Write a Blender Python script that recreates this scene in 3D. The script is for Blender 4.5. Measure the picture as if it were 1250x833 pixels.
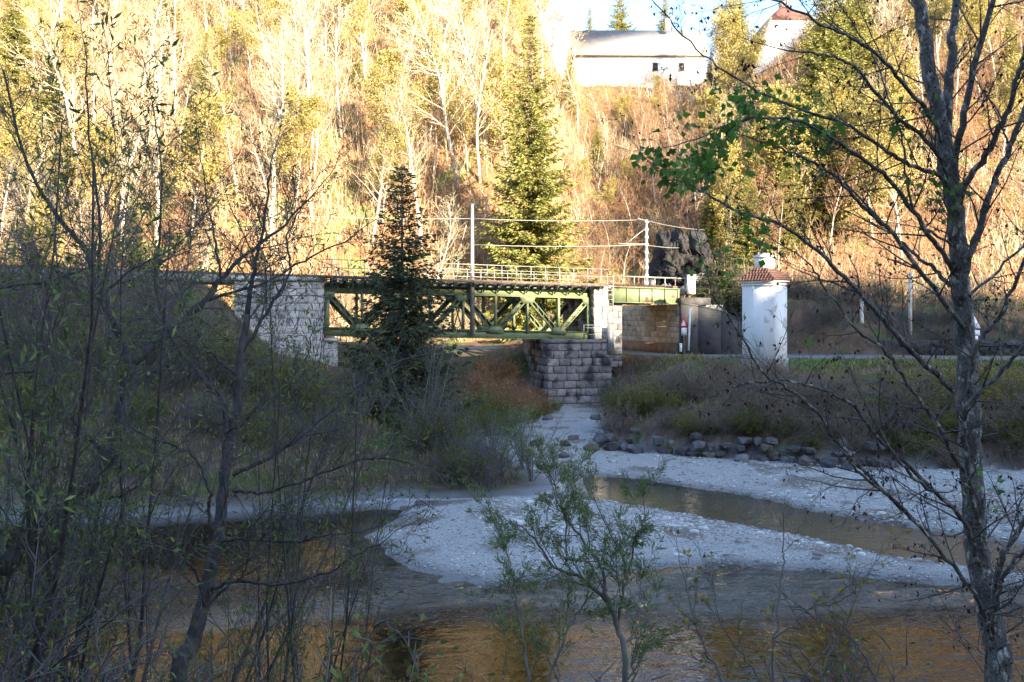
import bpy, math, random
import numpy as np
from mathutils import Vector, Matrix

# ------------------------------------------------------------------ camera, world, sun
for o in list(bpy.data.objects): bpy.data.objects.remove(o)
S = bpy.context.scene
COL = S.collection
R = math.radians
CAMZ = 6.3; F = 1100.0; HY = 385.0
cd = bpy.data.cameras.new('camera'); cam = bpy.data.objects.new('camera', cd); COL.objects.link(cam)
cam.location = (0, 0, CAMZ); cam.rotation_euler = (R(90), 0, 0)
cd.sensor_width = 36; cd.lens = F/1250*36; cd.shift_y = -(416.5-HY)/1250
cd.clip_start = 0.05; cd.clip_end = 3000
S.camera = cam
SUN_AZ, SUN_EL = 145.0, 17.0                     # clockwise from +Y, degrees: low sun behind the camera's right shoulder
W = bpy.data.worlds.new('World'); S.world = W; W.use_nodes = True
nt = W.node_tree; nt.nodes.clear()
sky = nt.nodes.new('ShaderNodeTexSky'); sky.sky_type = 'NISHITA'; sky.sun_disc = False
sky.sun_elevation = R(SUN_EL); sky.sun_rotation = R(SUN_AZ); sky.altitude = 500; sky.air_density = 1.0; sky.dust_density = 1.3; sky.ozone_density = 2.2
bg = nt.nodes.new('ShaderNodeBackground'); bg.inputs[1].default_value = 0.15
wo = nt.nodes.new('ShaderNodeOutputWorld')
nt.links.new(sky.outputs[0], bg.inputs[0]); nt.links.new(bg.outputs[0], wo.inputs[0])
sd = bpy.data.lights.new('sun', 'SUN'); sd.energy = 5.0; sd.angle = R(0.6); sd.color = (1.0, 0.86, 0.64)
sun = bpy.data.objects.new('sun', sd); COL.objects.link(sun)
sdir = Vector((math.sin(R(SUN_AZ))*math.cos(R(SUN_EL)), math.cos(R(SUN_AZ))*math.cos(R(SUN_EL)), math.sin(R(SUN_EL))))
sun.rotation_euler = sdir.to_track_quat('Z', 'Y').to_euler()
S.view_settings.view_transform = 'Standard'; S.view_settings.look = 'None'
S.view_settings.exposure = 2.2; S.view_settings.gamma = 1.0
S.cycles.max_bounces = 6; S.cycles.transparent_max_bounces = 16; S.cycles.diffuse_bounces = 3

rng = np.random.default_rng(7); random.seed(7)
def P(px, py, d):
    return np.array([(px-625.0)/F*d, d, CAMZ-(py-HY)/F*d])
def gx(px, d): return (px-625.0)/F*d
def gz(py, d): return CAMZ-(py-HY)/F*d
def ground_pt(px, py, z=0.0):
    d = (CAMZ-z)*F/(py-HY); return np.array([gx(px, d), d])

# ------------------------------------------------------------------ noise
def _h(ix, iy, seed):
    n = (ix.astype(np.int64)*374761393 + iy.astype(np.int64)*668265263 + seed*1274126177) & 0xffffffff
    n = ((n ^ (n >> 13))*1274126177) & 0xffffffff
    return ((n ^ (n >> 16)) & 0xffff)/65535.0
def vnoise(x, y, seed=0):
    x = np.asarray(x, float); y = np.asarray(y, float)
    ix = np.floor(x); iy = np.floor(y); fx = x-ix; fy = y-iy
    fx = fx*fx*(3-2*fx); fy = fy*fy*(3-2*fy)
    a = _h(ix, iy, seed); b = _h(ix+1, iy, seed); c = _h(ix, iy+1, seed); d = _h(ix+1, iy+1, seed)
    return (a*(1-fx)+b*fx)*(1-fy)+(c*(1-fx)+d*fx)*fy
def fbm(x, y, s, seed=0, o=4):
    t = 0; a = 1.0; n = 0
    for i in range(o):
        t = t+a*(vnoise(np.asarray(x)*s, np.asarray(y)*s, seed+i)-0.5); n += a; a *= .5; s *= 2.03
    return t/n*2

# ------------------------------------------------------------------ materials
def mat(name, base, base2=None, scale=4.0, rough=0.8, bump=0.0, bscale=None, island=0.0, objr=0.0, transl=0.0, detail=5, spots=None, spec=0.3, metal=0.0, stretch=None):
    m = bpy.data.materials.new(name); m.use_nodes = True; t = m.node_tree; N = t.nodes; L = t.links
    b = N['Principled BSDF']; out = N['Material Output']
    b.inputs['Roughness'].default_value = rough; b.inputs['Specular IOR Level'].default_value = spec; b.inputs['Metallic'].default_value = metal
    geo = N.new('ShaderNodeNewGeometry')
    vec = geo.outputs['Position']
    if stretch:
        mp = N.new('ShaderNodeMapping'); mp.inputs['Scale'].default_value = stretch; L.new(vec, mp.inputs[0]); vec = mp.outputs[0]
    nz = N.new('ShaderNodeTexNoise'); nz.inputs['Scale'].default_value = scale; nz.inputs['Detail'].default_value = detail; nz.inputs['Roughness'].default_value = .62
    L.new(vec, nz.inputs['Vector'])
    cr = N.new('ShaderNodeValToRGB'); cr.color_ramp.elements[0].position = .34; cr.color_ramp.elements[1].position = .66
    cr.color_ramp.elements[0].color = (*base, 1); cr.color_ramp.elements[1].color = (*(base2 or base), 1)
    L.new(nz.outputs['Fac'], cr.inputs[0]); col = cr.outputs[0]
    if spots:   # (colour, scale, threshold)
        n2 = N.new('ShaderNodeTexNoise'); n2.inputs['Scale'].default_value = spots[1]; n2.inputs['Detail'].default_value = 4; L.new(vec, n2.inputs['Vector'])
        c2 = N.new('ShaderNodeValToRGB'); c2.color_ramp.elements[0].position = spots[2]; c2.color_ramp.elements[1].position = spots[2]+.08
        L.new(n2.outputs['Fac'], c2.inputs[0])
        mx = N.new('ShaderNodeMixRGB'); L.new(c2.outputs[0], mx.inputs[0]); L.new(col, mx.inputs[1]); mx.inputs[2].default_value = (*spots[0], 1); col = mx.outputs[0]
    if island or objr:
        hs = N.new('ShaderNodeHueSaturation'); L.new(col, hs.inputs['Color'])
        mr = N.new('ShaderNodeMapRange'); a = island or objr
        mr.inputs[3].default_value = 1-a; mr.inputs[4].default_value = 1+a
        if island: L.new(geo.outputs['Random Per Island'], mr.inputs[0])
        else:
            oi = N.new('ShaderNodeObjectInfo'); L.new(oi.outputs['Random'], mr.inputs[0])
        L.new(mr.outputs[0], hs.inputs['Value'])
        m2 = N.new('ShaderNodeMapRange'); m2.inputs[3].default_value = .5-.03*a; m2.inputs[4].default_value = .5+.03*a
        ml = N.new('ShaderNodeMath'); ml.operation = 'FRACT'; mm = N.new('ShaderNodeMath'); mm.operation = 'MULTIPLY'; mm.inputs[1].default_value = 7.31
        src = geo.outputs['Random Per Island'] if island else oi.outputs['Random']
        L.new(src, mm.inputs[0]); L.new(mm.outputs[0], ml.inputs[0]); L.new(ml.outputs[0], m2.inputs[0]); L.new(m2.outputs[0], hs.inputs['Hue'])
        col = hs.outputs[0]
    if name in ('bank_soil', 'stream_bed'):
        ta = N.new('ShaderNodeAttribute'); ta.attribute_name = 'shore'; mxx = N.new('ShaderNodeMixRGB'); L.new(ta.outputs['Color'], mxx.inputs[2]); L.new(ta.outputs['Alpha'], mxx.inputs[0]); L.new(col, mxx.inputs[1]); col = mxx.outputs[0]
    if name in ('gravel_ground', 'pebble', 'stream_bed'):    # stones stay wet just above the waterline
        sz = N.new('ShaderNodeSeparateXYZ'); L.new(geo.outputs['Position'], sz.inputs[0]); wn = N.new('ShaderNodeMath'); wn.operation = 'MULTIPLY_ADD'; wn.inputs[1].default_value = -.12; L.new(nz.outputs['Fac'], wn.inputs[0]); L.new(sz.outputs['Z'], wn.inputs[2])
        wr_ = N.new('ShaderNodeMapRange'); wr_.inputs[1].default_value = -.03; wr_.inputs[2].default_value = .05; wr_.inputs[3].default_value = .55; wr_.inputs[4].default_value = 1.0; L.new(wn.outputs[0], wr_.inputs[0])
        wm = N.new('ShaderNodeVectorMath'); wm.operation = 'SCALE'; L.new(col, wm.inputs[0]); L.new(wr_.outputs[0], wm.inputs['Scale']); col = wm.outputs[0]
    L.new(col, b.inputs['Base Color'])
    if bump:
        n3 = N.new('ShaderNodeTexNoise'); n3.inputs['Scale'].default_value = bscale or scale*3; n3.inputs['Detail'].default_value = 4; L.new(vec, n3.inputs['Vector'])
        bp = N.new('ShaderNodeBump'); bp.inputs['Strength'].default_value = bump; bp.inputs['Distance'].default_value = .05
        L.new(n3.outputs['Fac'], bp.inputs['Height']); L.new(bp.outputs[0], b.inputs['Normal'])
    if transl:
        tr = N.new('ShaderNodeBsdfTranslucent'); L.new(col, tr.inputs['Color'])
        ms = N.new('ShaderNodeMixShader'); ms.inputs[0].default_value = transl
        L.new(b.outputs[0], ms.inputs[1]); L.new(tr.outputs[0], ms.inputs[2]); L.new(ms.outputs[0], out.inputs['Surface'])
    return m

M = {}
M['litter'] = mat('leaf_litter', (.14, .07, .03), (.33, .19, .085), 1.2, .95, 1.0, 6, spots=((.16, .17, .05), .35, .55))
M['bank'] = mat('bank_soil', (.06, .042, .03), (.14, .095, .065), .9, .95, 1.0, 7, spots=((.07, .085, .03), .5, .52))
M['grass_ground'] = mat('verge_turf', (.07, .15, .025), (.12, .19, .04), 1.5, .95, 1.0, 9)
M['gravel'] = mat('gravel_ground', (.29, .285, .275), (.47, .46, .44), 14, .9, 1.0, 30, detail=8, spots=((.20, .17, .14), .45, .53))
M['bed'] = mat('stream_bed', (.022, .014, .008), (.07, .042, .02), 1.6, .9, 1.0, 12)
M['pebble'] = mat('pebble', (.32, .31, .29), (.54, .53, .51), .6, .85, 0, island=.5)
M['asphalt'] = mat('asphalt', (.14, .14, .145), (.21, .21, .215), 3, .9, .3, 40)
M['curb'] = mat('road_edge_line', (.45, .45, .45), (.6, .6, .6), 4, .8)
M['stone'] = mat('pier_stone', (.13, .12, .12), (.28, .26, .25), 2.4, .9, .9, 9, objr=.28, spots=((.05, .05, .055), .9, .54))
M['stone_pale'] = mat('pale_limestone', (.36, .34, .32), (.58, .55, .51), 2.4, .9, .9, 9, objr=.2, spots=((.26, .25, .25), 1.0, .62))
M['stone_tan'] = mat('tan_sandstone', (.36, .26, .17), (.56, .45, .34), 2.0, .9, .8, 9, objr=.25, spots=((.16, .15, .14), .8, .6))
M['rust_stone'] = mat('rust_stained_plinth', (.16, .09, .055), (.30, .17, .10), 1.6, .9, .5, 12)
M['mortar'] = mat('mortar', (.10, .10, .10), (.17, .16, .15), 5, .95, .5)
M['mortar_pale'] = mat('pale_mortar', (.24, .23, .22), (.34, .33, .31), 5, .95, .5)
M['darkwall'] = mat('dark_render', (.05, .047, .05), (.10, .092, .092), 1.5, .95, .6, 14, spots=((.07, .07, .06), .9, .55))
M['green'] = mat('green_bridge_paint', (.16, .20, .105), (.22, .26, .14), 1.7, .5, .1, 20, spots=((.13, .09, .06), 1.6, .60))
M['dkgreen'] = mat('dark_green_bridge_paint', (.08, .10, .065), (.12, .14, .09), 1.7, .6, .1, 20)  # darker green for cross beams, bracing, brackets and deck plate
M['wood'] = mat('weathered_timber', (.10, .075, .055), (.19, .15, .12), 3, .85, .4, 14, objr=.15)
M['steel'] = mat('galvanised_steel', (.24, .235, .22), (.34, .33, .30), 4, .5, 0, spec=.5, metal=.3)
M['rail'] = mat('rusty_rail', (.18, .10, .06), (.28, .17, .11), 6, .6)
M['ballast'] = mat('ballast', (.20, .18, .16), (.34, .31, .28), 14, .95, 1.0, 25)
M['white'] = mat('white_plaster', (.74, .73, .71), (.82, .81, .79), 1.3, .85, .4, 8, spots=((.50, .47, .42), 1.3, .60))
M['white_paint'] = mat('white_paint', (.80, .80, .79), (.84, .84, .82), 2, .5)
M['red'] = mat('red_paint', (.60, .05, .04), (.70, .07, .05), 2, .5)
M['tile'] = mat('brown_roof_tile', (.10, .05, .04), (.20, .10, .08), 5, .85, .3, 20, objr=.3)
M['grey_tile'] = mat('grey_roof_tile', (.36, .33, .30), (.48, .44, .40), .8, .85, .3, 6, objr=.15)
M['dark'] = mat('dark_opening', (.02, .02, .022), (.03, .03, .03), 3, .4)
M['rock'] = mat('outcrop_rock', (.016, .016, .018), (.055, .05, .048), .8, .95, 1.0, 4, objr=.3, spots=((.06, .06, .055), .7, .55))  # near-black base stands in for shade on crags that the sun still reaches
M['bark'] = mat('pale_bark', (.42, .37, .29), (.62, .56, .46), 2.5, .9, .4, 12, objr=.15)
M['twig'] = mat('fawn_twigs', (.44, .35, .23), (.58, .48, .33), .8, .9, 0, objr=.22)
M['twig_red'] = mat('russet_twigs', (.22, .13, .08), (.36, .23, .15), .8, .9, 0, objr=.25)
M['spruce_bark'] = mat('spruce_bark', (.13, .09, .06), (.22, .16, .11), 4, .95, .5)
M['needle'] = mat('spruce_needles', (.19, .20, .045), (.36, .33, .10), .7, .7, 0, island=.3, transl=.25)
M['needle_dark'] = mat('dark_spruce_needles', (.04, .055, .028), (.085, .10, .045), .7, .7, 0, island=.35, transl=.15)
M['yleaf'] = mat('yellow_green_leaves', (.32, .28, .075), (.46, .37, .12), .5, .7, 0, island=.3, transl=.35)
M['oleaf'] = mat('russet_dead_leaves', (.30, .13, .04), (.46, .22, .07), .6, .8, 0, island=.35, transl=.25)
M['rleaf'] = mat('dull_rust_leaves', (.20, .10, .045), (.34, .20, .09), .8, .8, 0, island=.45, transl=.2)
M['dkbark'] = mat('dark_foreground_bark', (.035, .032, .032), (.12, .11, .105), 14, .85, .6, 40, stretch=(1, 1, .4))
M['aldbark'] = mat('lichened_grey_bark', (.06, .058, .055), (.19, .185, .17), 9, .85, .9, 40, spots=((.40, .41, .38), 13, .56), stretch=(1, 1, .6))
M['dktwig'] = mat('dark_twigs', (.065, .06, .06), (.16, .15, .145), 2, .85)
M['whiteish_twig'] = mat('pale_willow_stems', (.13, .125, .10), (.22, .21, .18), 3, .85)
M['wleaf'] = mat('willow_leaves', (.08, .13, .04), (.20, .24, .07), 1.2, .55, 0, island=.45, transl=.35)
M['pleaf'] = mat('pale_willow_leaves', (.13, .19, .07), (.24, .29, .11), 1.2, .6, 0, island=.4, transl=.35)
M['gleaf'] = mat('green_broad_leaves', (.07, .20, .03), (.16, .30, .05), 2, .5, 0, island=.3, transl=.4)
M['byleaf'] = mat('yellowing_leaves', (.22, .22, .03), (.36, .26, .05), 2, .6, 0, island=.4, transl=.4)
M['dead'] = mat('withered_catkins', (.035, .022, .018), (.06, .035, .025), 2, .9)
M['brush'] = mat('grey_brown_brush', (.10, .075, .06), (.24, .19, .155), .5, .9, 0, island=.5)
M['mossleaf'] = mat('mossy_leaves', (.10, .115, .02), (.20, .19, .035), .5, .8, 0, island=.35, transl=.3)
M['blade'] = mat('grass_blades', (.07, .13, .025), (.16, .18, .05), .6, .8, 0, island=.35, transl=.3)
M['straw'] = mat('dry_grass', (.22, .17, .10), (.34, .28, .17), .6, .85, 0, island=.3, transl=.2)

def water_mat():
    m = bpy.data.materials.new('river_water'); m.use_nodes = True; t = m.node_tree; N = t.nodes; L = t.links; N.clear()
    out = N.new('ShaderNodeOutputMaterial'); geo = N.new('ShaderNodeNewGeometry')
    mp = N.new('ShaderNodeMapping'); mp.inputs['Scale'].default_value = (.75, 1.5, 1); L.new(geo.outputs['Position'], mp.inputs[0])
    n1 = N.new('ShaderNodeTexNoise'); n1.inputs['Scale'].default_value = 2.1; n1.inputs['Detail'].default_value = 3; n1.inputs['Distortion'].default_value = .6; L.new(mp.outputs[0], n1.inputs[0])
    n2 = N.new('ShaderNodeTexNoise'); n2.inputs['Scale'].default_value = 7; n2.inputs['Detail'].default_value = 2; L.new(mp.outputs[0], n2.inputs[0])
    at = N.new('ShaderNodeAttribute'); at.attribute_name = 'riffle'
    ad = N.new('ShaderNodeMath'); ad.operation = 'MULTIPLY_ADD'; ad.inputs[1].default_value = .45; L.new(n2.outputs[0], ad.inputs[0]); L.new(n1.outputs[0], ad.inputs[2])
    st = N.new('ShaderNodeMapRange'); st.inputs[3].default_value = .035; st.inputs[4].default_value = .95; L.new(at.outputs['Fac'], st.inputs[0])
    bp = N.new('ShaderNodeBump'); bp.inputs['Distance'].default_value = .22; L.new(st.outputs[0], bp.inputs['Strength']); L.new(ad.outputs[0], bp.inputs['Height'])
    fr = N.new('ShaderNodeFresnel'); fr.inputs['IOR'].default_value = 1.333; L.new(bp.outputs[0], fr.inputs['Normal'])
    gl = N.new('ShaderNodeBsdfGlossy'); gl.inputs['Roughness'].default_value = .015; L.new(bp.outputs[0], gl.inputs['Normal'])
    tr = N.new('ShaderNodeBsdfTransparent'); tr.inputs['Color'].default_value = (.84, .80, .70, 1)
    mx = N.new('ShaderNodeMixShader'); L.new(fr.outputs[0], mx.inputs[0]); L.new(tr.outputs[0], mx.inputs[1]); L.new(gl.outputs[0], mx.inputs[2]); L.new(mx.outputs[0], out.inputs[0])
    return m
M['water'] = water_mat()

# ------------------------------------------------------------------ mesh helpers
def link(o, parent=None):
    COL.objects.link(o)
    if parent is not None: o.parent = parent
    return o
def np_mesh(name, V, Fq, smooth=False):
    """V (n,3); Fq list of arrays with 3 or 4 columns"""
    me = bpy.data.meshes.new(name)
    V = np.asarray(V, np.float32); me.vertices.add(len(V)); me.vertices.foreach_set('co', V.ravel())
    loops = []; starts = []; n = 0
    for f in Fq:
        f = np.asarray(f, np.int32)
        if len(f) == 0: continue
        k = f.shape[1]; loops.append(f.ravel()); starts.append(n+np.arange(len(f))*k); n += f.size
    loops = np.concatenate(loops); starts = np.concatenate(starts)
    me.loops.add(len(loops)); me.loops.foreach_set('vertex_index', loops)
    me.polygons.add(len(starts)); me.polygons.foreach_set('loop_start', starts.astype(np.int32))
    if smooth: me.polygons.foreach_set('use_smooth', np.ones(len(starts), bool))
    me.update(calc_edges=True); return me
class MB:
    def __init__(s): s.V = []; s.T = []; s.Q = []; s.n = 0; s.seg = []; s.lf = []
    def add(s, v, q=None, t=None):
        v = np.asarray(v, float)
        if q is not None and len(q): s.Q.append(np.asarray(q, int)+s.n)
        if t is not None and len(t): s.T.append(np.asarray(t, int)+s.n)
        s.V.append(v); s.n += len(v); return s
    def box(s, c, size, rz=0.0, ax=None):
        c = np.asarray(c, float); h = np.asarray(size, float)/2
        v = np.array([[x, y, z] for z in (-1, 1) for y in (-1, 1) for x in (-1, 1)], float)*h
        if ax is None:
            cs, sn = math.cos(rz), math.sin(rz); ax = np.array([[cs, sn, 0], [-sn, cs, 0], [0, 0, 1]])
        v = v@np.asarray(ax)+c
        return s.add(v, [[0, 2, 3, 1], [4, 5, 7, 6], [0, 1, 5, 4], [2, 6, 7, 3], [0, 4, 6, 2], [1, 3, 7, 5]])
    def beam(s, a, b, w, h, side=None):
        """box along a->b; w across (side direction), h along the third axis"""
        a = np.asarray(a, float); b = np.asarray(b, float); d = b-a; L = np.linalg.norm(d); d /= L
        sd_ = np.asarray(side if side is not None else (0, 1, 0), float); sd_ = sd_-d*np.dot(sd_, d)
        if np.linalg.norm(sd_) < 1e-4: sd_ = np.array([1., 0, 0])
        sd_ /= np.linalg.norm(sd_); up = np.cross(d, sd_)
        return s.box((a+b)/2, (L, w, h), ax=np.array([d, sd_, up]))
    def tube(s, pts, rad, k=6, cap=True, wob=0.0):
        pts = np.asarray(pts, float); n = len(pts); rad = np.broadcast_to(np.asarray(rad, float), (n,))
        tg = np.gradient(pts, axis=0); tg /= np.linalg.norm(tg, axis=1)[:, None]+1e-9
        ref = np.array([0, 0, 1.]) if abs(tg[0][2]) < .8 else np.array([1., 0, 0])
        u = np.cross(tg, ref); u /= np.linalg.norm(u, axis=1)[:, None]+1e-9; w = np.cross(tg, u)
        an = np.arange(k)/k*2*math.pi
        rr = rad[:, None]*(1+wob*(rng.random((n, k))-.5))
        v = pts[:, None]+rr[..., None]*(np.cos(an)[None, :, None]*u[:, None]+np.sin(an)[None, :, None]*w[:, None])
        i = np.arange(n-1)[:, None]*k; j = np.arange(k)[None]; j2 = (j+1) % k
        q = np.stack([i+j, i+j2, i+k+j2, i+k+j], -1).reshape(-1, 4)
        s.add(v.reshape(-1, 3), q)
        if cap:
            c = np.array([[ (n-1)*k+a for a in range(k)]])
            t = [[s.n-k, s.n-k+a, s.n-k+a+1] for a in range(1, k-1)]
            s.T.append(np.array(t)); b0 = s.n-n*k; s.T.append(np.array([[b0, b0+a+1, b0+a] for a in range(1, k-1)]))
        return s
    def segs_flush(s):
        if not s.seg: return
        A = np.array([x[0] for x in s.seg]); B = np.array([x[1] for x in s.seg]); ra = np.array([x[2] for x in s.seg]); rb = np.array([x[3] for x in s.seg]); s.seg = []
        d = B-A; d /= np.linalg.norm(d, axis=1)[:, None]+1e-9
        ref = np.where(np.abs(d[:, 2:3]) < .9, np.array([[0, 0, 1.]]), np.array([[1., 0, 0]]))
        u = np.cross(d, ref); u /= np.linalg.norm(u, axis=1)[:, None]; w = np.cross(d, u)
        vs = []
        for k in range(3):
            a = k*2*math.pi/3; o = math.cos(a)*u+math.sin(a)*w
            vs.append((A+o*ra[:, None], B+o*rb[:, None]))
        V = np.stack([vs[0][0], vs[1][0], vs[2][0], vs[0][1], vs[1][1], vs[2][1]], 1).reshape(-1, 3)
        b = np.arange(len(A))[:, None]*6
        q = np.concatenate([b+np.array([[0, 1, 4, 3]]), b+np.array([[1, 2, 5, 4]]), b+np.array([[2, 0, 3, 5]])])
        s.add(V, q)
    def leaves(s, C, D, L, Wd, fold=.15):
        """diamond leaves: base points C, directions D, lengths, widths"""
        C = np.asarray(C, float); D = np.asarray(D, float); n = len(C)
        if n == 0: return s
        D = D/(np.linalg.norm(D, axis=1)[:, None]+1e-9); L = np.broadcast_to(L, (n,)); Wd = np.broadcast_to(Wd, (n,))
        r = rng.normal(size=(n, 3)); u = np.cross(D, r); u /= np.linalg.norm(u, axis=1)[:, None]+1e-9; nn = np.cross(D, u)
        m = C+D*(L*.45)[:, None]
        V = np.stack([C, m+u*(Wd/2)[:, None]+nn*(Wd*fold)[:, None], C+D*L[:, None], m-u*(Wd/2)[:, None]+nn*(Wd*fold)[:, None]], 1).reshape(-1, 3)
        b = np.arange(n)[:, None]*4
        return s.add(V, None, np.concatenate([b+np.array([[0, 1, 2]]), b+np.array([[0, 2, 3]])]))
    def mesh(s, name, smooth=False):
        s.segs_flush()
        V = np.concatenate(s.V); F_ = []
        if s.Q: F_.append(np.concatenate(s.Q))
        if s.T: F_.append(np.concatenate(s.T))
        return np_mesh(name, V, F_, smooth)
    def build(s, name, m, parent=None, smooth=False):
        me = s.mesh(name, smooth); me.materials.append(m)
        return link(bpy.data.objects.new(name, me), parent)

def tag(o, label, cat, group=None):
    o['label'] = label; o['category'] = cat
    if group: o['group'] = group
    return o
def thing(name, label, cat, loc=(0, 0, 0), rz=0.0, group=None):
    o = bpy.data.objects.new(name, None); COL.objects.link(o); o.empty_display_size = .3
    o.location = [float(a) for a in loc]; o.rotation_euler = (0, 0, rz)
    return tag(o, label, cat, group)
def struct(o): o['kind'] = 'structure'; return o
def stuff(o): o['kind'] = 'stuff'; return o
def dup(root, loc, rz=0.0, sc=1.0, label=None, group=None):
    r = root.copy(); COL.objects.link(r); r.location = [float(a) for a in loc]; r.rotation_euler = (0, 0, rz)
    r.scale = (sc, sc, sc) if np.isscalar(sc) else sc
    if label: r['label'] = label
    if group: r['group'] = group
    elif group is None and 'group' in r: pass
    for ch in list(root.children):
        c = ch.copy(); COL.objects.link(c); c.parent = r
        for g in ch.children:
            e = g.copy(); COL.objects.link(e); e.parent = c
    return r

# ------------------------------------------------------------------ terrain
def poly_px(pts, z=0.0): return np.array([ground_pt(a, b, z) for a, b in pts])
LOW = np.concatenate([poly_px([(-260, 640), (0, 637), (200, 634), (380, 622), (470, 613), (560, 613), (650, 611), (685, 600), (668, 578), (610, 556), (585, 532), (615, 508), (655, 500), (735, 500), (752, 525), (738, 552), (780, 560), (850, 566), (1000, 576), (1250, 584), (1500, 596)]),
                      np.array([[60, 33], [60, 8.6], [6, 8.6], [-4, 10.2], [-40, 10.5]])])
BAR1 = np.concatenate([poly_px([(450, 655), (500, 622), (560, 608), (640, 606), (700, 608), (800, 622), (900, 640), (1000, 660), (1100, 682), (1250, 702), (1500, 745), (1500, 755), (1250, 716), (1100, 709), (1000, 697), (920, 692), (820, 692), (740, 702), (640, 712), (600, 714), (560, 704), (500, 692), (465, 668)])])
BAR2 = poly_px([(560, 520), (620, 495), (690, 488), (760, 495), (790, 540), (850, 550), (1000, 560), (1250, 566), (1500, 570), (1500, 720), (1250, 664), (1130, 647), (1000, 626), (920, 607), (860, 597), (770, 583), (690, 579), (640, 574), (585, 548)])
def sdist(X, Y, poly):
    """positive inside"""
    d = np.full(X.shape, 1e9); ins = np.zeros(X.shape, bool); n = len(poly)
    for i in range(n):
        a = poly[i]; b = poly[(i+1) % n]; e = b-a; l2 = (e*e).sum()+1e-9
        t = np.clip(((X-a[0])*e[0]+(Y-a[1])*e[1])/l2, 0, 1)
        d = np.minimum(d, (X-a[0]-t*e[0])**2+(Y-a[1]-t*e[1])**2)
        c = ((a[1] > Y) != (b[1] > Y)) & (X < (b[0]-a[0])*(Y-a[1])/(b[1]-a[1]+1e-12)+a[0])
        ins ^= c
    d = np.sqrt(d); return np.where(ins, d, -d)
def sm(x, a, b): t = np.clip((x-a)/(b-a), 0, 1); return t*t*(3-2*t)
ROAD = np.array([[90, 44.5], [60, 49.5], [42, 53.2], [30, 55.8], [21, 58.2], [15, 60.2], [11.5, 62.8], [9.2, 66.5], [6, 71], [1, 73.6], [-8, 74.6], [-20, 75], [-34, 75.5]])
ROADZ = 3.62
def dist_line(X, Y, line):
    d = np.full(np.shape(X), 1e9)
    for i in range(len(line)-1):
        a = line[i]; e = line[i+1]-a; t = np.clip(((X-a[0])*e[0]+(Y-a[1])*e[1])/(e*e).sum(), 0, 1)
        d = np.minimum(d, (X-a[0]-t*e[0])**2+(Y-a[1]-t*e[1])**2)
    return np.sqrt(d)
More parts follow.
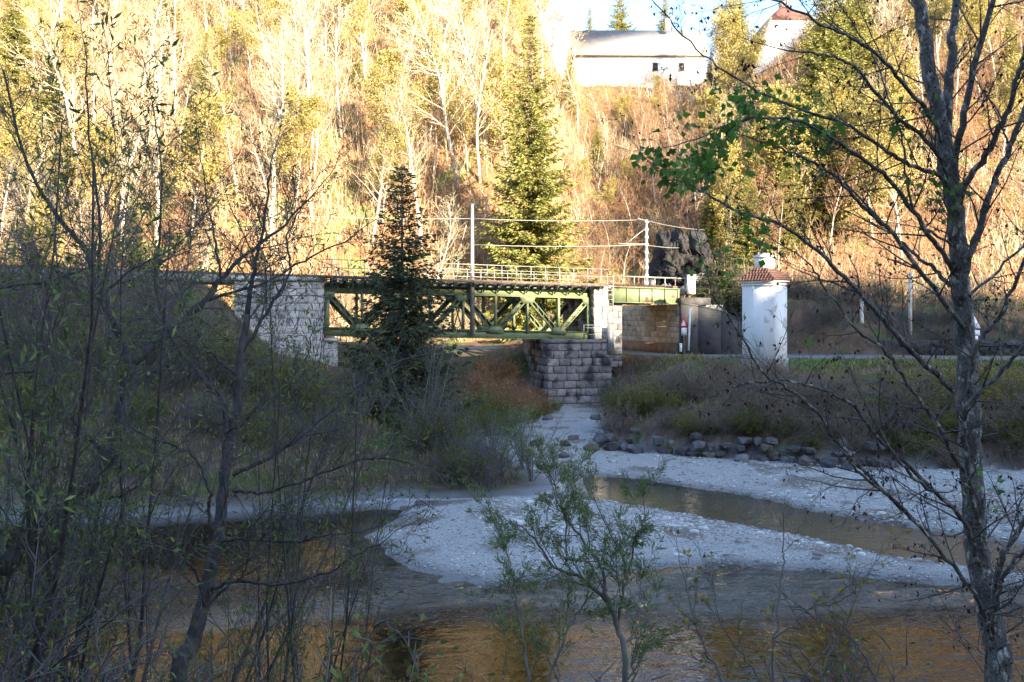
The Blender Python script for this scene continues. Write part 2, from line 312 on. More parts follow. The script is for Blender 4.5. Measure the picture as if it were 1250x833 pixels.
# railway line
RL = np.array([-12.3, 57.3]); RR = np.array([5.2, 62.2]); RU = (RR-RL)/np.linalg.norm(RR-RL); RN = np.array([RU[1], -RU[0]])   # RN points to the camera side
def rail_z(s): return 8.62-0.02*s
def rail_pt(s, off=0.0, dz=0.0):
    q = RL+RU*s+RN*off; return np.array([q[0], q[1], rail_z(s)+dz])
def smin(a, b, k=1.5):
    h = np.clip(.5+.5*(b-a)/k, 0, 1); return b*(1-h)+a*h-k*h*(1-h)
def terrain(X, Y, parts=False):
    X = np.asarray(X, float); Y = np.asarray(Y, float)
    sL = sdist(X, Y, LOW); s1 = sdist(X, Y, BAR1); s2 = sdist(X, Y, BAR2); sb = np.maximum(s1, s2)
    bar = np.where(sb > 0, np.minimum(sb*.10, .30)+.03, sb*.16)
    bed = -.42-.5*sm(-X, -2, 8)*sm(Y, 12, 24)*sm(-s1, 0, 4)
    low = np.maximum(bar, bed)+fbm(X, Y, .9, 5)*.05
    low = np.minimum(low, .55)
    low = np.where(sL < 1.2, np.maximum(low, low*0+.02+(1.2-sL)*.04*(Y > 20)), low)
    s = -sL
    # far banks
    fx = sm(X, 3, 6.5)                                  # 0 left bank, 1 right bank
    right = np.minimum(1.25*sm(s, 0, .9)+.155*np.maximum(s-.6, 0), ROADZ)
    left = .05+.10*s+.27*np.maximum(s-2.5, 0)
    leftcap = 4.15+fbm(X, Y, .22, 9)*.3
    left = smin(left, leftcap, 1.0)
    gul = smin(1.25*s, leftcap+.2, 1.0)
    left = left+(gul-left)*sm(X, -5, 2)*sm(Y, 46, 52)
    rgul = smin(.9*s, np.full_like(X, ROADZ), .8); right = right+(rgul-right)*sm(Y, 46, 52)*(X < 12)
    far = left*(1-fx)+right*fx
    # railway embankment on the left
    rel = np.stack([X-RL[0], Y-RL[1]], -1); a = rel@RU; c = rel@RN
    top = rail_z(a)-.55
    side = np.maximum(np.abs(c)-3.1, 0)
    emb = top-side*.62-np.maximum(a-(-7.0), 0)*.95
    far = np.where(s > 0, np.maximum(far, np.minimum(emb, .3+s*.62)), far)
    # embankment right of the road passage and wing
    embr = top-np.maximum(np.abs(c)-2.4, 0)*.75-np.maximum(25.5-a, 0)*3.0
    far = np.where((a > 20) & (s > 0), np.maximum(far, embr), far)
    # wooded hillside
    foot = 77.0-12.5*sm(X, 11, 20)-0.0*X
    zc = 66-23.5*sm(X, -2, 9)+13*sm(X, 34, 55)
    k = np.maximum(Y-foot, 0)
    kk = np.minimum(k, 139-foot); slope = (zc-4.2)/(139-foot)
    hill = kk*slope*sm(k, 0, 9)+fbm(X, Y, .05, 21)*3.2*sm(k, 3, 30)*(1-.8*sm(Y, 120, 136))+fbm(X, Y, .25, 31)*.8*sm(k, 1, 8)+np.maximum(Y-139, 0)*.01
    far = np.where(Y > 50, np.maximum(far, np.minimum(far, 4.2)+hill), far)
    # keep road flat
    dr = dist_line(X, Y, ROAD); w = 1-sm(dr, 3.0, 4.6)
    far = far*(1-w)+(ROADZ-.03)*w
    far = far+fbm(X, Y, .8, 41)*.10*sm(s, .5, 3)*sm(dr, 3, 6)
    # near bank below the camera and the hill behind it
    near = np.where(Y < 16, np.minimum(.55*s, 4.75)+np.maximum(-Y-2, 0)*.85, 0)
    xr = X
    crest = np.interp(X, [50, 68, 73, 79, 82, 84.5, 86.5, 90, 92, 98, 106, 113, 140], [54.5, 54, 52.8, 50.8, 48.6, 47, 44.5, 44.3, 49.2, 51, 56, 58.5, 59])+fbm(X, Y, .12, 52)*1.2  # unseen ridge line, shaped to set where its shadow edge falls
    near = np.minimum(near, crest)
    near = near+fbm(X, Y, .6, 61)*.12*sm(s, .3, 2)
    z = np.where(sL > 0, low, np.where(Y < 16, near, far))
    if parts: return z, sL, s1, s2, dr, k, s
    return z
def tz(x, y): return float(terrain(np.array([x]), np.array([y]))[0])

def build_ground():
    xs = np.concatenate([np.linspace(-600, -120, 13), np.arange(-110, -38, 3), np.arange(-36, 48, .42), np.arange(48, 150, 2.5), np.linspace(160, 600, 13)])
    ys = np.concatenate([np.linspace(-400, -75, 10), np.arange(-70, -4, 2.2), np.arange(-3, 8, .5), np.arange(8, 12, .2), np.arange(12, 66, .36), np.arange(66, 150, 1.0), np.arange(151, 200, 7), np.linspace(210, 900, 10)])
    X, Y = np.meshgrid(xs, ys); Z, sL, s1, s2, dr, k, s = terrain(X, Y, True)
    V = np.stack([X, Y, Z], -1).reshape(-1, 3); nx = len(xs); ny = len(ys)
    nzz = fbm(X, Y, .7, 81)*.9; g2 = fbm(X, Y, 5.0, 82, 3)*.5+.5; wx = sm(X, -1, 4)
    al = np.where(wx > .5, sm(sL, -.5, -.1), sm(sL+nzz, -1.9, -.3))
    wx = np.maximum(wx, sm(np.maximum(s1, s2), -3.5, -1)*(sL > -.2)); PYg = HY+CAMZ*F/np.maximum(Y, 1); PXg = X/np.maximum(Y, 1)*F+625
    rif = sm(PYg, 700, 716)*(1-sm(PYg+nzz*26, 732, 756))*sm(PXg, 60, 300)*.95*(Y > 10)*(Y < 30); wx = np.maximum(wx, rif*1.2); rif = rif*(.72+.7*(fbm(X, Y*1.6, .55, 84)+.35))
    chan = sm(PYg, 570, 582)*(1-sm(PYg, 680, 700))*sm(PXg, 640, 700)*.9*(Y > 10)*(Y < 42)*(sL > 0)
    base_ = np.stack([.11+.24*wx+g2*.08, .105+.24*wx+g2*.08, .10+.25*wx+g2*.08], -1)
    base_ = base_*np.where(rif > .02, 1.45, 1.0)[..., None]; inb = sm(np.maximum(s1, s2), -1.6, -.5); inb = np.maximum(inb, rif); onlych = (chan > inb)[..., None]; base_ = np.where(onlych, np.stack([.46+g2*.12, .42+g2*.12, .33+g2*.12], -1), base_); inb = np.maximum(inb, chan)
    al = np.where(sL > .3, np.maximum(inb, (1-sm(sL, .3, 1.5))*.8), al)*(Y > 20)
    SH = np.concatenate([base_, al[..., None]], -1).reshape(-1, 4)
    i = (np.arange(ny-1)[:, None]*nx+np.arange(nx-1)[None]).ravel()
    Q = np.stack([i, i+1, i+nx+1, i+nx], 1)
    cen = lambda A: (A[:-1, :-1]+A[1:, 1:]+A[:-1, 1:]+A[1:, :-1])/4
    cX, cY, cZ, cL, c1, c2, ck, cr = [cen(A).ravel() for A in (X, Y, Z, sL, s1, s2, k, dr)]
    reg = np.full(len(Q), 1)                                     # 1 bank soil
    reg[(ck > 1.0) & (cY > 60)] = 2                              # hillside
    reg[(cY < -2)] = 5
    reg[(cr < 7.0) & (cX > 6) & (cY < 60) & (cL < -6) & (cZ < 4.3)] = 3
    reg[(cL > 0) & (np.maximum(c1, c2) > -.45)] = 4              # gravel
    reg[(cL > 0) & (np.maximum(c1, c2) <= -.45)] = 6             # bed
    for r, nm, m in ((1, 'river_bank', 'bank'), (2, 'hillside', 'litter'), (3, 'grass_verge', 'grass_ground'), (4, 'gravel_bar', 'gravel'), (5, 'hill', 'litter'), (6, 'river_bed', 'bed')):
        q = Q[reg == r]; u, inv = np.unique(q, return_inverse=True)
        me = np_mesh(nm, V[u], [inv.reshape(-1, 4)], True); me.materials.append(M[m])
        ca = me.attributes.new('shore', 'FLOAT_COLOR', 'POINT'); ca.data.foreach_set('color', SH[u].astype(np.float32).ravel())
        struct(link(bpy.data.objects.new(nm, me)))
build_ground()

def build_water():
    xs = np.concatenate([np.arange(-60, -14, .8), np.arange(-14, 20, .14), np.arange(20, 70, .8)]); ys = np.concatenate([np.arange(7.5, 14, .5), np.arange(14, 24, .11), np.arange(24, 66, .5)])
    X, Y = np.meshgrid(xs, ys); nx = len(xs); ny = len(ys)
    px = X/Y*F+625; py = HY+CAMZ*F/Y
    y0 = 703+8*np.sin(X*.7)-8*sm(px, 700, 1100); y1 = 752-4*sm(px, 400, 900)
    rf = sm(py, y0-10, y0+10)*(1-sm(py, y1-22, y1+26))
    rf = rf*(.7+.6*fbm(X, Y, .4, 71))+.03+.22*sm(X, 4, 12)
    rf = np.clip(rf, 0, 1)
    h = (np.abs(fbm(X*.8, Y*1.25, 1.5, 72, 2))*-.09+fbm(X, Y, 3.6, 74, 2)*.018)*rf*sm(X, -14.5, -13)*(1-sm(X, 19, 20))*sm(Y, 14, 15)*(1-sm(Y, 23, 24))+.015*rf
    V = np.stack([X, Y, h], -1).reshape(-1, 3)
    i = (np.arange(ny-1)[:, None]*nx+np.arange(nx-1)[None]).ravel(); Q = np.stack([i, i+1, i+nx+1, i+nx], 1)
    cx = V[Q].mean(1); keep = sdist(cx[:, 0], cx[:, 1], LOW) > -1.6
    me = np_mesh('river', V, [Q[keep]], True); me.materials.append(M['water'])
    at = me.attributes.new('riffle', 'FLOAT', 'POINT'); at.data.foreach_set('value', rf.ravel().astype(np.float32))
    struct(link(bpy.data.objects.new('river', me)))
build_water()

def ribbon(name, line, w, z, m, dz=0.0, parent=None, off=0.0, thick=0.0):
    from_pts = []
    t = np.linspace(0, len(line)-1, len(line)*6-5); idx = np.minimum(t.astype(int), len(line)-2); f = (t-idx)[:, None]
    # catmull-rom
    Pm = np.vstack([2*line[0]-line[1], line, 2*line[-1]-line[-2]]); p0, p1, p2, p3 = Pm[idx], Pm[idx+1], Pm[idx+2], Pm[idx+3]
    C = .5*((2*p1)+(-p0+p2)*f+(2*p0-5*p1+4*p2-p3)*f**2+(-p0+3*p1-3*p2+p3)*f**3)
    T = np.gradient(C, axis=0); T /= np.linalg.norm(T, axis=1)[:, None]; Nn = np.stack([-T[:, 1], T[:, 0]], 1)
    a = C+Nn*(off+w/2); b = C+Nn*(off-w/2); n = len(C)
    V = np.concatenate([np.c_[a, np.full(n, z)], np.c_[b, np.full(n, z)]])
    i = np.arange(n-1); Q = [np.stack([i, i+n, i+n+1, i+1], 1)]
    if thick:
        V = np.concatenate([V, V-np.array([0, 0, thick])]); Q.append(np.stack([i, i+1, i+1+2*n, i+2*n], 1)); Q.append(np.stack([i+n, i+3*n, i+1+3*n, i+1+n], 1))
    me = np_mesh(name, V, Q); me.materials.append(M[m]); return link(bpy.data.objects.new(name, me), parent)
rd = struct(ribbon('road', ROAD, 5.8, ROADZ+.03, 'asphalt', thick=.1))
for off in (2.7, -2.7): ribbon('edge_line', ROAD, .12, ROADZ+.034, 'curb', parent=rd, off=off)

# ------------------------------------------------------------------ masonry
def stone_meshes():
    out = []
    for k in range(6):
        r = np.random.default_rng(100+k)
        # unit block: x 0..1, z 0..1, front at y=-1 (outwards), back at y=0
        def ring(ins, y, j): return [[ins, y, ins], [1-ins, y, ins], [1-ins, y, 1-ins], [ins, y, 1-ins]]
        v = np.array(ring(0, 0, 0)+ring(.0, -.45, 0)+ring(.07, -.85, 0)+[[.35+.3*r.random(), -1.15-.3*r.random(), .35+.3*r.random()]])
        v[4:8, 1] += (r.random(4)-.5)*.15; v[8:12] += (r.random((4, 3))-.5)*np.array([.06, .3, .08])
        q = [[0, 1, 5, 4], [1, 2, 6, 5], [2, 3, 7, 6], [3, 0, 4, 7], [4, 5, 9, 8], [5, 6, 10, 9], [6, 7, 11, 10], [7, 4, 8, 11]]
        t = [[8, 9, 12], [9, 10, 12], [10, 11, 12], [11, 8, 12]]
        me = np_mesh('stone', v, [np.array(q), np.array(t)]); out.append(me)
    return out
STONES = {}
def get_stones(m):
    if m not in STONES:
        ms = [x.copy() for x in BASE_STONES]
        for x in ms: x.materials.append(M[m])
        STONES[m] = ms
    return STONES[m]
BASE_STONES = stone_meshes()
def masonry(parent, a, b, z0, z1, row, lng, m, clip=None, proud=.10, seed=1, joint=.03, name='stone', taper=None):
    """stones on the vertical face from ground point a to b (outside is on the right-hand side of a->b)"""
    r = np.random.default_rng(seed); a = np.array(a[:2], float); b = np.array(b[:2], float); L = np.linalg.norm(b-a); u = (b-a)/L
    rz = math.atan2(u[1], u[0]); n = int(round((z1-z0)/row)); rh = (z1-z0)/n; ms = get_stones(m); cnt = 0
    for i in range(n):
        x = -lng*r.random()*.8 if i % 2 else 0.0
        x = 0.0; first = True
        while x < L-.05:
            w = lng*(.75+.5*r.random())
            if first and i % 2: w *= .55
            first = False
            if L-x-w < lng*.35: w = L-x
            zz = z0+i*rh
            if clip is None or clip(x+w/2, zz+rh/2):
                p = a+u*(x+joint/2)
                o = bpy.data.objects.new(name, ms[r.integers(6)]); COL.objects.link(o); o.parent = parent
                o.location = (p[0], p[1], zz+joint/2); o.rotation_euler = (0, 0, rz)
                o.scale = (w-joint, proud*(.8+.5*r.random()), rh-joint); cnt += 1
            x += w
    return cnt

# ------------------------------------------------------------------ railway bridge
def railpos(px, off=0.0):
    """s coordinate along the railway where the camera pixel column px meets the line offset off"""
    k = (px-625)/F; q = RL+RN*off
    return (k*q[1]-q[0])/(RU[0]-k*RU[1])
br = thing('railway_bridge', 'green riveted steel truss railway bridge with plank walkway spanning the stream', 'bridge')
side3 = np.array([RN[0], RN[1], 0]); along3 = np.array([RU[0], RU[1], 0])
S0 = railpos(397); S1 = railpos(709)
NODES = [S0+(S1-S0)*i/8 for i in range(9)]
TOPZ, BOTZ = -.35, -3.55            # relative to rail_z
def truss(off, m):
    def pt(s, dz): return rail_pt(s, off, dz)
    def bm(name, a, b, w, h):
        MB_ = MB(); MB_.beam(a, b, w, h, side3); return MB_.build(name, M[m], br)
    # chords as I shapes
    for nm, z0, hh in (('top_chord', TOPZ-.24, .50), ('bottom_chord', BOTZ+.20, .50)):
        q = MB(); q.beam(pt(S0-.15, z0), pt(S1+.15, z0), .05, hh, side3)
        q.beam(pt(S0-.15, z0+hh/2), pt(S1+.15, z0+hh/2), .34, .04, side3); q.beam(pt(S0-.15, z0-hh/2), pt(S1+.15, z0-hh/2), .34, .04, side3)
        q.build(nm, M[m], br)
    for i, s in enumerate(NODES):
        q = MB()
        wv = .16 if i % 2 else .13
        if i in (0, 8): wv = .30
        q.beam(pt(s, BOTZ+.33), pt(s, TOPZ-.47), .26, .03, side3)
        for e in (-1, 1): q.beam(pt(s, BOTZ+.33)+side3*e*.13, pt(s, TOPZ-.47)+side3*e*.13, .03, wv, side3)
        q.build('vertical_post', M[m], br)
        # gusset plates
        q = MB(); z = (BOTZ+.30) if i % 2 else (TOPZ-.5); dzs = 1 if i % 2 else -1
        c = pt(s, z)
        w1, w2, h = .55, .36, .42
        for e in (-.15, .15):
            c2 = c+side3*e
            v = [c2-along3*w1, c2+along3*w1, c2+along3*w2+np.array([0, 0, dzs*h]), c2-along3*w2+np.array([0, 0, dzs*h])]
            v = np.array(v+[x+side3*.02 for x in v]); q.add(v, [[0, 1, 2, 3], [4, 7, 6, 5], [0, 4, 5, 1], [1, 5, 6, 2], [2, 6, 7, 3], [3, 7, 4, 0]])
        q.build('gusset_plate', M[m], br)
    for i in range(8):
        a, b = NODES[i], NODES[i+1]
        za, zb = (TOPZ-.5, BOTZ+.35) if i % 2 == 0 else (BOTZ+.35, TOPZ-.5)
        q = MB(); d = (pt(b, zb)-pt(a, za)); d /= np.linalg.norm(d); up = np.cross(d, side3)
        for e in (-1, 1): q.beam(pt(a, za)+up*e*.13+side3*.02, pt(b, zb)+up*e*.13+side3*.02, .22, .06, side3)
        for e in (-1, 1): q.beam(pt(a, za)+side3*e*.11, pt(b, zb)+side3*e*.11, .03, .24, side3) if e < 0 else None
        for j in range(5):
            t0 = .1+.18*j; pa = pt(a, za)*(1-t0)+pt(b, zb)*t0+side3*.12; pb = pt(a, za)*(1-t0-.1)+pt(b, zb)*(t0+.1)+side3*.12
            q.beam(pa-up*.1, pb+up*.1, .02, .04, side3)
        q.build('diagonal_brace', M[m], br)
truss(1.55, 'green'); truss(-1.75, 'green')
# cross beams, stringers, bottom bracing
for i, s in enumerate(NODES):
    q = MB(); q.beam(rail_pt(s, 1.4, TOPZ-.3), rail_pt(s, -1.6, TOPZ-.3), .12, .5, along3); q.build('cross_beam', M['dkgreen'], br)
    q = MB(); q.beam(rail_pt(s, 1.4, BOTZ+.15), rail_pt(s, -1.6, BOTZ+.15), .10, .2, along3); q.build('floor_strut', M['dkgreen'], br)
    if i < 8:
        q = MB(); s2 = NODES[i+1]; q.beam(rail_pt(s, 1.4, BOTZ+.1), rail_pt(s2, -1.6, BOTZ+.1), .08, .08); q.beam(rail_pt(s, -1.6, BOTZ+.12), rail_pt(s2, 1.4, BOTZ+.12), .08, .08); q.build('wind_bracing', M['dkgreen'], br)
    if i % 2 == 0:
        q = MB(); q.beam(rail_pt(s, 1.4, BOTZ+.4), rail_pt(s, -1.6, TOPZ-.6), .07, .07); q.beam(rail_pt(s, -1.6, BOTZ+.4), rail_pt(s, 1.4, TOPZ-.6), .07, .07); q.build('sway_bracing', M['dkgreen'], br)
for off in (.75, -.75):
    q = MB(); q.beam(rail_pt(S0, off, TOPZ-.02), rail_pt(S1, off, TOPZ-.02), .2, .4, side3); q.build('stringer', M['dkgreen'], br)
# sleepers
sl = MB(); sl.box((0, 0, 0), (.24, 3.0, .2)); slm = sl.mesh('sleeper'); slm.materials.append(M['wood'])
rzr = math.atan2(RU[1], RU[0])
for s in np.arange(S0-.1, S1+.2, .62):
    o = link(bpy.data.objects.new('sleeper', slm), br); o.location = rail_pt(s, 0, TOPZ+.28); o.rotation_euler = (0, 0, rzr)
# inspection walkway on the front side
q = MB(); q.beam(rail_pt(S0-.6, 2.35, .06), rail_pt(S1+.9, 2.35, .06), 1.0, .05, side3); q.beam(rail_pt(S0-.6, 2.86, .02), rail_pt(S1+.9, 2.86, .02), .05, .16, side3); q.build('walkway', M['wood'], br)
q = MB(); q.beam(rail_pt(S0-.6, -2.3, .06), rail_pt(S1+.9, -2.3, .06), 1.0, .05, side3); q.build('walkway', M['wood'], br)
brk = MB()
brk.beam((0, 0, -.04), (0, -1.15, -.04), .07, .10, (1, 0, 0)); brk.beam((0, -.08, -.62), (0, -1.05, -.10), .06, .06, (1, 0, 0)); brk.beam((0, -.02, -.08), (0, -.02, -.66), .07, .05, (1, 0, 0))
bkm = brk.mesh('walkway_bracket'); bkm.materials.append(M['dkgreen'])
pst = MB(); pst.beam((0, 0, 0), (0, 0, 1.05), .045, .045); psm = pst.mesh('railing_post'); psm.materials.append(M['steel'])
nbk = 19
for i in range(nbk):
    s = S0+.2+(S1-S0+.2)*i/(nbk-1)
    o = link(bpy.data.objects.new('walkway_bracket', bkm), br); o.location = rail_pt(s, 1.74, .03); o.rotation_euler = (0, 0, rzr)
    o = link(bpy.data.objects.new('railing_post', psm), br); o.location = rail_pt(s, 2.87, .05)
    o = link(bpy.data.objects.new('railing_post', psm), br); o.location = rail_pt(s, -2.8, .05)
for off in (2.87, -2.8):
    for dz in (1.08, .58):
        q = MB(); q.beam(rail_pt(S0-.6, off, dz), rail_pt(S1+.9, off, dz), .04, .04); q.build('hand_rail', M['steel'], br)
# bearings
for off in (1.55, -1.75):
    for s in (S0+.15, S1-.25, S1-1.1):
        q = MB(); p = rail_pt(s, off, BOTZ-.14); q.box(p, (.5, .45, .22), rzr); q.box(p+np.array([0, 0, -.17]), (.7, .6, .12), rzr); q.build('bearing', M['rail'], br)

# rails run over everything
tr_ = thing('railway_track', 'rusty rails and ballast running over the bridge towards the rock', 'railway track')
for off in (.72, -.72):
    q = MB(); q.beam(rail_pt(-28, off, .14), rail_pt(24.6, off, .14), .07, .14, side3); q.build('rail', M['rail'], tr_)
q = MB(); q.beam(rail_pt(-30, 0, -.25), rail_pt(S0-1.0, 0, -.25), 4.4, .5, side3); q.build('ballast_bed', M['ballast'], tr_)
q = MB(); q.beam(rail_pt(S1+.9, 0, -.18), rail_pt(24.6, 0, -.18), 4.0, .36, side3); q.build('ballast_bed', M['ballast'], tr_)

# ------------------------------------------------------------------ central pier
SP0 = railpos(713, 1.9); SP1 = railpos(757, 1.9)
pr = thing('bridge_pier', 'tall squared-stone pier standing in the gully between truss and girder spans', 'bridge pier')
def zrel(px, py, off): s = railpos(px, off); p = rail_pt(s, off); return gz(py, p[1])
pz_low = gz(419, rail_pt(railpos(700, 2.6), 2.6)[1]); pz_top = gz(352, rail_pt(railpos(735, 2.2), 2.2)[1])
sa, sb_ = railpos(668, 2.6), railpos(746, 2.6)
def slab(name, m, parent, s0, s1, o0, o1, z0, z1, inset=0.0):
    q = MB(); c = (rail_pt(s0, o0)+rail_pt(s1, o1))/2; c[2] = (z0+z1)/2
    q.box(c, (abs(s1-s0)-2*inset, abs(o1-o0)-2*inset, z1-z0), rzr); return q.build(name, M[m], parent)
slab('core', 'mortar', pr, sa, sb_, 2.6, -2.8, -.4, pz_low)
slab('seat_slab', 'stone', pr, sa-.12, sb_+.12, 2.74, -2.9, pz_low+.002, pz_low+.22)
masonry(pr, rail_pt(sa, 2.6), rail_pt(sb_, 2.6), .0, pz_low, .50, .78, 'stone', seed=3, proud=.11)
masonry(pr, rail_pt(sb_, 2.6), rail_pt(sb_, -2.8), .5, pz_low, .50, .85, 'stone', seed=4)
masonry(pr, rail_pt(sa, -2.8), rail_pt(sa, 2.6), 1.0, pz_low, .50, .85, 'stone', seed=5)
SPm = railpos(725, 2.2)
slab('upper_core', 'mortar', pr, SPm, sb_-.05, 2.2, -2.6, pz_low+.224, pz_top)
slab('recess_core', 'mortar', pr, SP0+.1, SPm-.01, .9, -2.6, pz_low+.224, pz_top-.01)
masonry(pr, rail_pt(SP0+.1, .9), rail_pt(SPm, .9), pz_low+.23, pz_top, .42, .5, 'stone', seed=16, proud=.08)
masonry(pr, rail_pt(SPm, .9), rail_pt(SPm, 2.2), pz_low+.23, pz_top, .42, .6, 'stone', seed=17, proud=.06)
masonry(pr, rail_pt(SPm, 2.2), rail_pt(sb_-.05, 2.2), pz_low+.23, pz_top, .42, .6, 'stone_pale', seed=6, proud=.08)  # sunlight put into the colour: paler stone on this front and the cap
masonry(pr, rail_pt(sb_-.05, 2.2), rail_pt(sb_-.05, -2.6), pz_low+.23, pz_top-.8, .42, .7, 'stone', seed=7, proud=.08)
masonry(pr, rail_pt(SP0+.1, -2.6), rail_pt(SP0+.1, .9), pz_low+.23, pz_top, .42, .7, 'stone', seed=8, proud=.08)
slab('cap_slab', 'stone_pale', pr, SPm-.02, sb_+.08, 2.36, -2.7, pz_top+.002, pz_top+.2)
# bay right of the pier's buttress
sc1 = railpos(757.5, 1.5)
slab('buttress_core', 'mortar', pr, sb_+.09, sc1, 1.75, -2.4, 2.6, pz_top-.72)
masonry(pr, rail_pt(sb_+.09, 1.75), rail_pt(sc1, 1.75), 2.8, pz_top-.72, .42, .62, 'stone', seed=9, proud=.08)
# cable ladder and duct on the pier
ld = thing('cable_ladder', 'grey steel cable ladder and duct rising up the pier right of the truss', 'cable ladder')
sx = railpos(745, 2.75)
for e in (-.2, .2):
    q = MB(); q.beam(rail_pt(sx+e, 2.75, -2.55), rail_pt(sx+e, 2.75, .75), .04, .05); q.build('stile', M['steel'], ld)
rg = MB(); rg.beam((-.2, 0, 0), (.2, 0, 0), .03, .03); rgm = rg.mesh('rung'); rgm.materials.append(M['steel'])
for i in range(11):
    o = link(bpy.data.objects.new('rung', rgm), ld); o.location = rail_pt(sx, 2.75, -2.4+i*.3); o.rotation_euler = (0, 0, rzr)
p = rail_pt(sx, 2.78, 0); q = MB(); q.box((p[0], p[1], (p[2]-2.6+3.75)/2), (.42, .16, p[2]-2.6-3.75), rzr); q.build('duct', M['steel'], ld)
# small guard rail on pier seat
gr = thing('guard_rail', 'small grey tubular guard rail on the pier ledge beside the truss end', 'railing')
for i in (0, 1):
    q = MB(); s = railpos(713+13*i, 2.6); p = rail_pt(s, 2.55); q.beam((p[0], p[1], pz_low+.2), (p[0], p[1], pz_low+1.2), .05, .05); q.build('post', M['steel'], gr)
for dz in (.55, 1.0, 1.18):
    q = MB(); a = rail_pt(railpos(713, 2.6), 2.55); b = rail_pt(railpos(726, 2.6), 2.55); a[2] = b[2] = pz_low+dz; q.beam(a, b, .04, .04); q.build('bar', M['steel'], gr)

# ------------------------------------------------------------------ girder span over the road
gsp = thing('girder_span', 'short pale green plate girder span carrying the line over the road', 'bridge')
g0 = railpos(747, 2.3); g1 = railpos(830, 2.3)
for off in (2.2, -2.2):
    q = MB(); q.beam(rail_pt(g0, off, -.55), rail_pt(g1, off, -.55), .04, .98, side3); q.beam(rail_pt(g0, off, -.05), rail_pt(g1, off, -.05), .34, .04, side3); q.beam(rail_pt(g0, off, -1.06), rail_pt(g1, off, -1.06), .34, .05, side3)
    q.build('main_girder', M['green'], gsp)
    for i in range(6):
        s = g0+.15+(g1-g0-.3)*i/5; q = MB(); q.beam(rail_pt(s, off*1.03, -1.02), rail_pt(s, off*1.03, -.08), .10, .03, side3); q.build('stiffener', M['green'], gsp)
q = MB(); q.beam(rail_pt(g0, 0, -.62), rail_pt(g1, 0, -.62), 4.2, .5, side3); q.build('deck_plate', M['dkgreen'], gsp)
for i in range(5):
    s = g0+(g1-g0)*(i+.5)/5; q = MB(); q.beam(rail_pt(s, 2.1, -.95), rail_pt(s, -2.1, -.95), .1, .16, along3); q.build('cross_beam', M['dkgreen'], gsp)
g1b = railpos(838, 2.3)
for i in range(8):
    s = g0+.1+(g1b-g0-.2)*i/7; o = link(bpy.data.objects.new('railing_post', psm), gsp); o.location = rail_pt(s, 2.3, -.05); o.scale = (1.5, 1.5, .72)
for dz in (.68,):
    q = MB(); q.beam(rail_pt(g0, 2.3, dz), rail_pt(g1b, 2.3, dz), .07, .09); q.build('hand_rail', M['steel'], gsp)

# right abutment: stone wall beside the road, dark wing wall
ab = thing('right_abutment', 'coursed tan stone abutment wall with rust brown plinth beside the road underpass', 'abutment')
A = rail_pt(railpos(829, 2.3), 2.3); B = np.array([gx(752, 70.5), 70.5])
wtop = A[2]-1.12
uu = (np.array(A[:2])-B)/np.linalg.norm(np.array(A[:2])-B); nn_ = np.array([uu[1], -uu[0]])
q = MB()
Bp, Ap = B, np.array(A[:2]); back = -nn_*3.5
v = [];
for z in (3.4, wtop):
    for p in (Bp, Ap, Ap+back, Bp+back): v.append([p[0], p[1], z])
q.add(v, [[0, 1, 5, 4], [1, 2, 6, 5], [2, 3, 7, 6], [3, 0, 4, 7], [4, 5, 6, 7]]); q.build('core', M['mortar_pale'], ab)
q = MB(); L_ = np.linalg.norm(Ap-Bp); c = (Ap+Bp)/2+nn_*.1; q.box((c[0], c[1], 3.95), (L_, .24, .8), math.atan2(uu[1], uu[0])); q.build('plinth', M['rust_stone'], ab)
masonry(ab, Bp, Ap, 4.36, wtop, .40, .74, 'stone_tan', seed=11, proud=.05, joint=.025)
q = MB(); c = (Ap)+back*.3+uu*.25; q.box((c[0], c[1], wtop+.22), (.6, 2.2, .5), math.atan2(uu[1], uu[0])); q.build('bearing_shelf', M['darkwall'], ab)
ww = thing('wing_wall', 'dark grey sloping retaining wall between the underpass and white shrine', 'wall')
wd = 60.8; pts = [P(832, 371, wd), P(852, 374, wd), P(880, 380, wd), P(905, 392, wd), P(925, 407, wd)]
for i in range(4):
    a, b = pts[i], pts[i+1]; q = MB(); v = []
    for p in (a, b): v += [[p[0], p[1], 3.3], [p[0], p[1]+.9, 3.3], [p[0], p[1], p[2]], [p[0], p[1]+.9, p[2]]]
    q.add(v, [[0, 4, 6, 2], [1, 3, 7, 5], [2, 6, 7, 3], [0, 1, 5, 4], [0, 2, 3, 1], [4, 5, 7, 6]]); q.build('wall_panel', M['darkwall'], ww)
    q = MB(); q.beam(a+np.array([0, .45, .03]), b+np.array([0, .45, .03]), .96, .10, (0, 1, 0)); q.build('coping', M['darkwall'], ww)

# left abutment
la = thing('left_abutment', 'pale limestone abutment with coping at the left end of the truss', 'abutment')
s0 = railpos(286, 2.4); s1 = railpos(394.5, 2.4); s2_ = railpos(412, 2.8); zt = gz(344.5, 56.5)
seat = rail_z(S0)+BOTZ-.38
slab('core', 'mortar_pale', la, s0, s1, 2.3, -2.5, -.3, zt); slab('seat_core', 'mortar_pale', la, s1+.02, s2_, 2.3, -2.5, -.3, seat)
def clipL(x, z):
    pxv = 286+(x/(s1-s0))*108.5; return z > tz(*(rail_pt(s0+x, 2.5)[:2]))-.3
masonry(la, rail_pt(s0, 2.3), rail_pt(s1, 2.3), .2, zt, .46, .72, 'stone_pale', clip=clipL, seed=21, proud=.06)
masonry(la, rail_pt(s1+.02, 2.3), rail_pt(s2_, 2.3), .2, seat, .46, .5, 'stone_pale', seed=22, proud=.06)
masonry(la, rail_pt(s1, 2.3), rail_pt(s1, -2.5), seat+.2, zt, .46, .8, 'stone_pale', seed=23, proud=.06)
